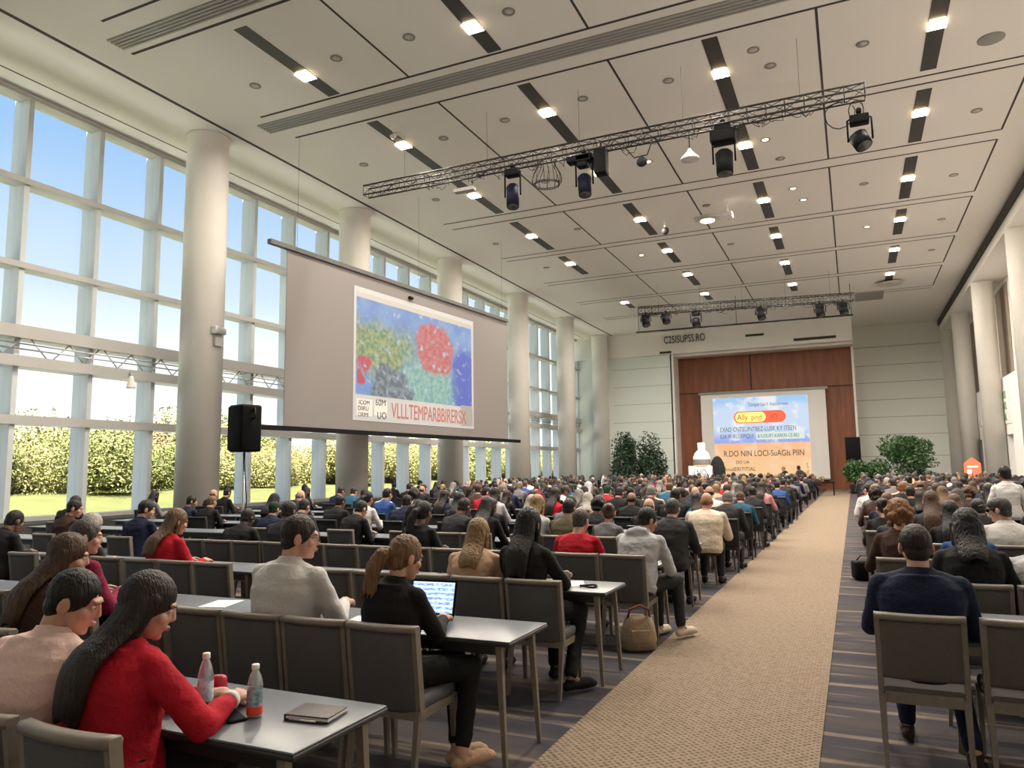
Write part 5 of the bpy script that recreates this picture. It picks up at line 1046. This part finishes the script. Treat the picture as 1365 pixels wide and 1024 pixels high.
def tree_thing(name, lab, cat, loc, r, zc, hz, seed, m_, N=3500, pot=True, size=.09, trunks=3):
    t = empty(name, lab, cat, loc); mb = foliage(seed, N, r, r, hz, size, 18); o = mb.build('foliage', M[m_], t); o.location.z = zc
    mb = MB()
    for j in range(trunks): a = j * 2.1; mb.tube([(.08 * math.cos(a), .08 * math.sin(a), .3), (.15 * math.cos(a), .15 * math.sin(a), zc * .6 + .3), (r * .4 * math.cos(a), r * .4 * math.sin(a), zc + hz * .5)], [.05, .04, .02], 6)
    mb.build('stem', M['trunk'], t)
    if pot: mb = MB(); mb.lathe([(.01, 0), (.32, 0), (.42, .5), (.44, .55), (.38, .55), (.36, .48), (.01, .46)], n=20); mb.build('pot', M['pot'], t)
tree_thing('potted_tree', 'tall dark potted tree in front of the pale left end wall, left one', 'potted plant', (-14.3, 50, 0), 1.15, .5, 3.6, 31, 'leaf', 5200); tree_thing('potted_tree', 'dark potted tree nearer the wood panelling, right one', 'potted plant', (-12.5, 50.2, 0), 1.05, .5, 3.2, 32, 'leaf', 4600)
tree_thing('potted_tree', 'broad bright green potted tree by the grey end wall', 'potted plant', (3.0, 50, 0), 1.55, 1.5, 1.75, 33, 'leafb', 5200, trunks=5)
for i, (x, lab) in enumerate(((.1, 'low leafy green planter just right of the speaker by the aisle end'), (1.25, 'low leafy green planter between the aisle end and the broad tree'))): tree_thing('potted_shrub', lab, 'potted plant', (x, 49.2, 0), .75, .7, 1.25, 40 + i, 'leafb', 1800)
tree_thing('potted_shrub', 'dark low planter under the broad green tree', 'potted plant', (3.0, 49.0, 0), 1.3, .3, 1.3, 44, 'leaf', 2200)
t = empty('loudspeaker', 'tall black loudspeaker on a stand right of the wood panelling', 'loudspeaker', (.02, 51.3, 2.0)); mb = MB(); mb.rbox((0, 0, .72), (.86, .6, 1.44), .05); mb.build('cabinet', M['black'], t); mb = MB(); mb.rbox((0, -.31, .72), (.76, .02, 1.3), .008); mb.build('grille', M['black'], t)
t = empty('speaker_stand', 'black stand under the tall loudspeaker by the stage', 'stand', (.02, 51.3, 0)); mb = MB(); mb.cyl((0, 0, 0.05), (0, 0, 2.0), .05, n=10); mb.build('pole', M['black'], t); mb = MB(); mb.lathe([(.01, 0), (.4, 0), (.4, .04), (.06, .07)], n=20); mb.build('base', M['black'], t)
t = empty('display_table', 'white clothed table near the right wall', 'table', (5.2, 39.5, 0)); mb = MB(); mb.rbox((0, 0, .37), (3.6, .9, .73), .02); mb.build('tablecloth', M['cloth'], t); mb = MB(); mb.rbox((0, 0, .745), (3.64, .94, .02), .008); mb.build('table_top', M['cloth'], t)
t = empty('lit_sign', 'glowing red house-shaped sign standing on the white table', 'sign', (4.9, 39.5, .755)); mb = MB(); mb.bx(-.33, .33, -.15, .15, 0, .34); mb.build('base', M['cloth'], t)
mb = MB(); mb.add([(-.33, -.06, .34), (.33, -.06, .34), (.33, -.06, .95), (0, -.06, 1.22), (-.33, -.06, .95), (-.33, .06, .34), (.33, .06, .34), (.33, .06, .95), (0, .06, 1.22), (-.33, .06, .95)], [(0, 1, 2, 3, 4), (9, 8, 7, 6, 5), (0, 5, 6, 1), (1, 6, 7, 2), (2, 7, 8, 3), (3, 8, 9, 4), (4, 9, 5, 0)]); p_ = mb.build('panel', M['redsign'], t)
mb = MB(); mb.bx(-.22, -.06, -.075, -.062, .5, .66); mb.bx(-.2, .2, -.075, -.062, .78, .82); mb.build('mark', M['dlglow'], p_)
t = empty('head_table', 'dark table beside the stage screen under small flowers', 'table', (-1.9, 46, 0)); mb = MB(); mb.rbox((0, 0, .74), (1.8, .7, .04), .01); mb.build('table_top', M['black'], t)
for sx in (-1, 1):
    for sy in (-1, 1): mb = MB(); mb.cyl((sx * .8, sy * .28, 0), (sx * .8, sy * .28, .73), .025, n=8); mb.build('leg', M['black'], t)
mb = foliage(51, 260, .3, .25, .4, .05, 6); o = mb.build('flower_arrangement', M['bushR'], None, (-1.7, 46, .76)); tag(o, 'small flower arrangement on the dark table by the stage', 'flowers')
for sc_x in (TS, TXT): bpy.data.scenes.remove(sc_x)
